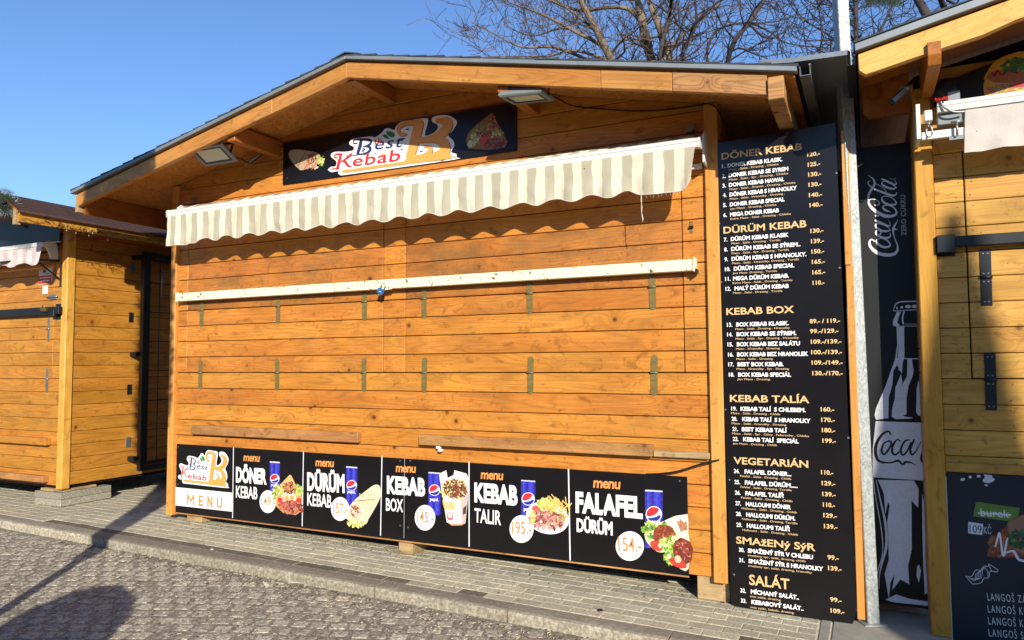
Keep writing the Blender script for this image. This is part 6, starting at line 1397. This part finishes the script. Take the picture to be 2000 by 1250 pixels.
tree('bare_tree', 'pale many-stemmed bare tree rising behind the ridge of the big stall', (pb.x, Y1, 0), [
    [(1212, 170, .085), (1190, 110, .08), (1165, 60, .07), (1135, 0, .055), (1110, -80, .03)], [(1285, 170, .10), (1270, 110, .095), (1256, 50, .085), (1246, 0, .075), (1235, -90, .05)],
    [(1312, 170, .085), (1302, 110, .08), (1290, 60, .07), (1268, 0, .06), (1250, -80, .04)], [(1250, 40, .05), (1228, 18, .045), (1190, 14, .04), (1130, 20, .035), (1060, -5, .025)],
    [(1205, 150, .04), (1150, 118, .035), (1080, 92, .03), (1020, 92, .022), (965, 66, .014), (920, 42, .008)], [(1190, 110, .035), (1120, 60, .03), (1050, 25, .022), (980, 0, .012)],
    [(1210, 140, .03), (1130, 100, .026), (1070, 110, .02), (1000, 110, .012), (950, 110, .006)], [(1165, 60, .03), (1100, 10, .02), (1040, -40, .012)], [(1180, 90, .03), (1105, 55, .025), (1040, 70, .015), (985, 50, .01)],
    [(1300, 110, .03), (1345, 60, .024), (1390, 20, .018), (1430, -20, .01)]], Y1, M['bark'], 4, depth=3, tw=1, L0=1.0, rmin=.0055)
Y2 = 7.2; pb = at(1360, 700, Y2)
tree('bare_tree', 'dark thin bare tree behind the right half of the big stall roof', (pb.x, Y2, 0), [
    [(1285, 170, .04), (1292, 90, .038), (1305, 40, .034), (1316, -30, .026)], [(1310, 170, .03), (1345, 80, .028), (1362, 40, .024), (1420, -10, .016)], [(1345, 170, .03), (1335, 100, .028), (1360, 45, .026), (1352, -30, .018)],
    [(1410, 170, .045), (1430, 90, .042), (1462, 45, .038), (1500, -10, .028)], [(1400, 160, .03), (1380, 110, .026), (1400, 60, .022), (1455, 45, .018), (1500, 60, .014), (1540, 85, .010), (1640, 95, .006)],
    [(1462, 45, .02), (1500, 75, .016), (1545, 50, .01), (1560, 10, .006)], [(1430, 100, .015), (1490, 110, .01), (1545, 100, .006)]], Y2, M['barkd'], 8, depth=2, tw=1, L0=1.0, rmin=.005, trunk_r=.12, wig=.28)
Y3 = 9.5; pb = at(1680, 700, Y3)
tree('bare_tree', 'dense dark bare tree behind the galvanised steel post', (pb.x, Y3, 0), [
    [(1672, 160, .05), (1672, 60, .045), (1670, -30, .04)], [(1600, 150, .02), (1605, 60, .015), (1590, -20, .01)], [(1690, 150, .03), (1720, 60, .025), (1760, -20, .02)], [(1672, 120, .02), (1620, 70, .015), (1570, 40, .01)],
    [(1672, 90, .02), (1640, 30, .014), (1600, -20, .01)], [(1672, 110, .02), (1740, 60, .014), (1790, 30, .008)], [(1585, 130, .012), (1570, 60, .009), (1580, 0, .006)], [(1720, 120, .014), (1705, 50, .01), (1700, 0, .008)]], Y3, M['barkd'], 12, depth=3, tw=1, L0=.9, rmin=.006, trunk_r=.14, wig=.25)
Y4 = 6.5; pb = at(1830, 700, Y4)
pt = tree('pine_tree', 'dark pine trunk with drooping needles above the right stall roof', (pb.x, Y4, 0), [
    [(1840, 120, .07), (1815, 40, .06), (1780, -20, .045)], [(1870, 80, .05), (1850, 30, .045), (1830, -20, .035)], [(1850, 0, .02), (1890, 15, .014), (1940, 0, .01)], [(1780, -10, .02), (1740, -5, .015), (1700, -8, .01)]], Y4, M['barkd'], 14, depth=1, tw=1, L0=.5, rmin=.005, trunk_r=.16)
pt['group'] = ''; del pt['group']
random.seed(3); V_ = []; F_ = []
for i in range(2600):
    c = at(random.uniform(1690, 1760), random.uniform(-50, 6), Y4 + random.uniform(-.2, .2)) - Vector((pb.x, Y4, 0)); d = Vector((random.gauss(0, .5), random.gauss(0, .4), random.gauss(-.6, .4))).normalized(); s_ = d.cross(Vector((0, 1, 0))).normalized() * .0022; o = len(V_)
    V_ += [c - s_, c + s_, c + d * random.uniform(.07, .13)]; F_.append((o, o + 1, o + 2))
put('needles', mesh(V_, F_), M['pine'], pt, (pb.x, Y4, 0), kind='stuff')

# ------------------------------------------------------------------ unseen behind the viewer: shadow-casting trees, and houses and stalls added against sky fill
def leafy(name, label, c, shape, n, trunk, seed, L=.05):
    random.seed(seed); t = thing(name, label, 'tree', (c[0], c[1], gz(c[0]) + ROAD)); V = []; F = []; b = Vector((c[0], c[1], gz(c[0]) + ROAD))
    for i in range(n):
        p = shape(); d = Vector((random.gauss(0, 1), random.gauss(0, 1), random.gauss(0, 1))).normalized(); e = d.cross(Vector((.2, .5, 1))).normalized(); s_ = L * random.uniform(.6, 1.2); o = len(V)
        V += [p - d * s_ * .5, p + e * s_ * .3, p + d * s_ * .5, p - e * s_ * .3]; F.append((o, o + 1, o + 2, o + 3))
    put('crown', mesh(V, F), M['pine'], t, b, kind='stuff'); put('trunk', tube([(0, 0, 0), (0, 0, trunk)], .04, 8), M['barkd'], t, b); return t
def column():
    h = random.random(); z = 1.25 + 3.9 * h; a = random.uniform(0, 6.283)
    r = (.05 + .1 * (z - 1.25)) if z < 2.0 else min(.38, .125 + .34 * (z - 2.0)); r *= min(1, (5.2 - z) / .5)
    return Vector((r * math.cos(a) * random.uniform(.6, 1.05), r * math.sin(a) * random.uniform(.6, 1.05), z))
leafy('columnar_tree', 'narrow columnar evergreen on a thin stem behind the viewer', (2.02, -3.57), column, 26000, 4.6, 5, .085)
def ball():
    while True:
        p = Vector((random.uniform(-1, 1), random.uniform(-1, 1), random.uniform(-1, 1)))
        if .8 < p.length < 1: return p * .36 * (1 + .06 * noise.noise(p * 3)) + Vector((0, 0, 1.22))
leafy('clipped_tree', 'small round clipped evergreen on a bare stem behind the viewer', (3.38, -4.68), ball, 15000, 1.2, 1, .06)
def cone():
    h = random.random() ** 1.3; a = random.uniform(0, 6.283); r = (1 - h) ** .75 * .56 * math.sqrt(random.random()); return Vector((r * math.cos(a), r * math.sin(a), 2.3 + h * 4.1))
leafy('fir_tree', 'slender conical fir on the square behind the viewer', (12.05, -8.0), cone, 36000, 3.0, 2, .09)
# unseen town houses, added to block low sky fill and deepen the shade
for i in range(9):
    x = -46 + i * 13.5; hh = (8.2, 9.0, 8.6, 7.8, 8.8, 8.0, 9.1, 8.4, 8.7)[i]; nm = 'first second third fourth fifth sixth seventh eighth ninth'.split()[i]
    t = thing('sky_block_house', 'rendered town house across the square, %s along its row' % nm, 'house', (x, -31, -.25), 'town houses across the square'); b = WL[t.name]
    put('wall', boxm((-6.6, -9, 0), (6.6, 0, hh - 2)), M['render%d' % (i % 3)], t, b); put('roof', prismm([(-9.2, hh - 2), (-4.5, hh), (.4, hh - 2)], 0, -6.7, 6.7), M['brownsh'], t, b)
    for fl in range(2):
        for k in range(5): put('window', boxm((-5.4 + k * 2.4, .001, 1.2 + fl * 2.8), (-4.3 + k * 2.4, .06, 2.7 + fl * 2.8)), M['navy'], t, b)
# unseen row of stalls, added to keep low sky light off the fronts
random.seed(17)
for i in range(9):
    x = -16 + i * 5.2; y = -19.0
    t = thing('market_stall', 'closed pine stall across the square, number %s from the left of its row' % ('one two three four five six seven eight nine'.split()[i]), 'market stall', (x, y, gz(max(-12, min(14, x))) - .1), 'stalls across the square'); b = WL[t.name]
    put('wall', boxm((-2.4, -2.5, .1), (2.4, 0, 2.5)), M['wallL'], t, b); 
    put('roof', prismm([(-2.8, 2.45), (0, 3.6), (2.8, 2.45), (2.8, 2.6), (0, 3.75), (-2.8, 2.6)], 1, -2.9, .4), M['brownsh'], t, b)
    put('gable', prismm([(-2.4, 2.505), (2.4, 2.505), (0, 3.5)], 1, -.2, -.05), M['wallL'], t, b); put('shutter', boxm((-1.9, .001, 1.0), (1.9, .04, 2.2)), M['shut'], t, b)
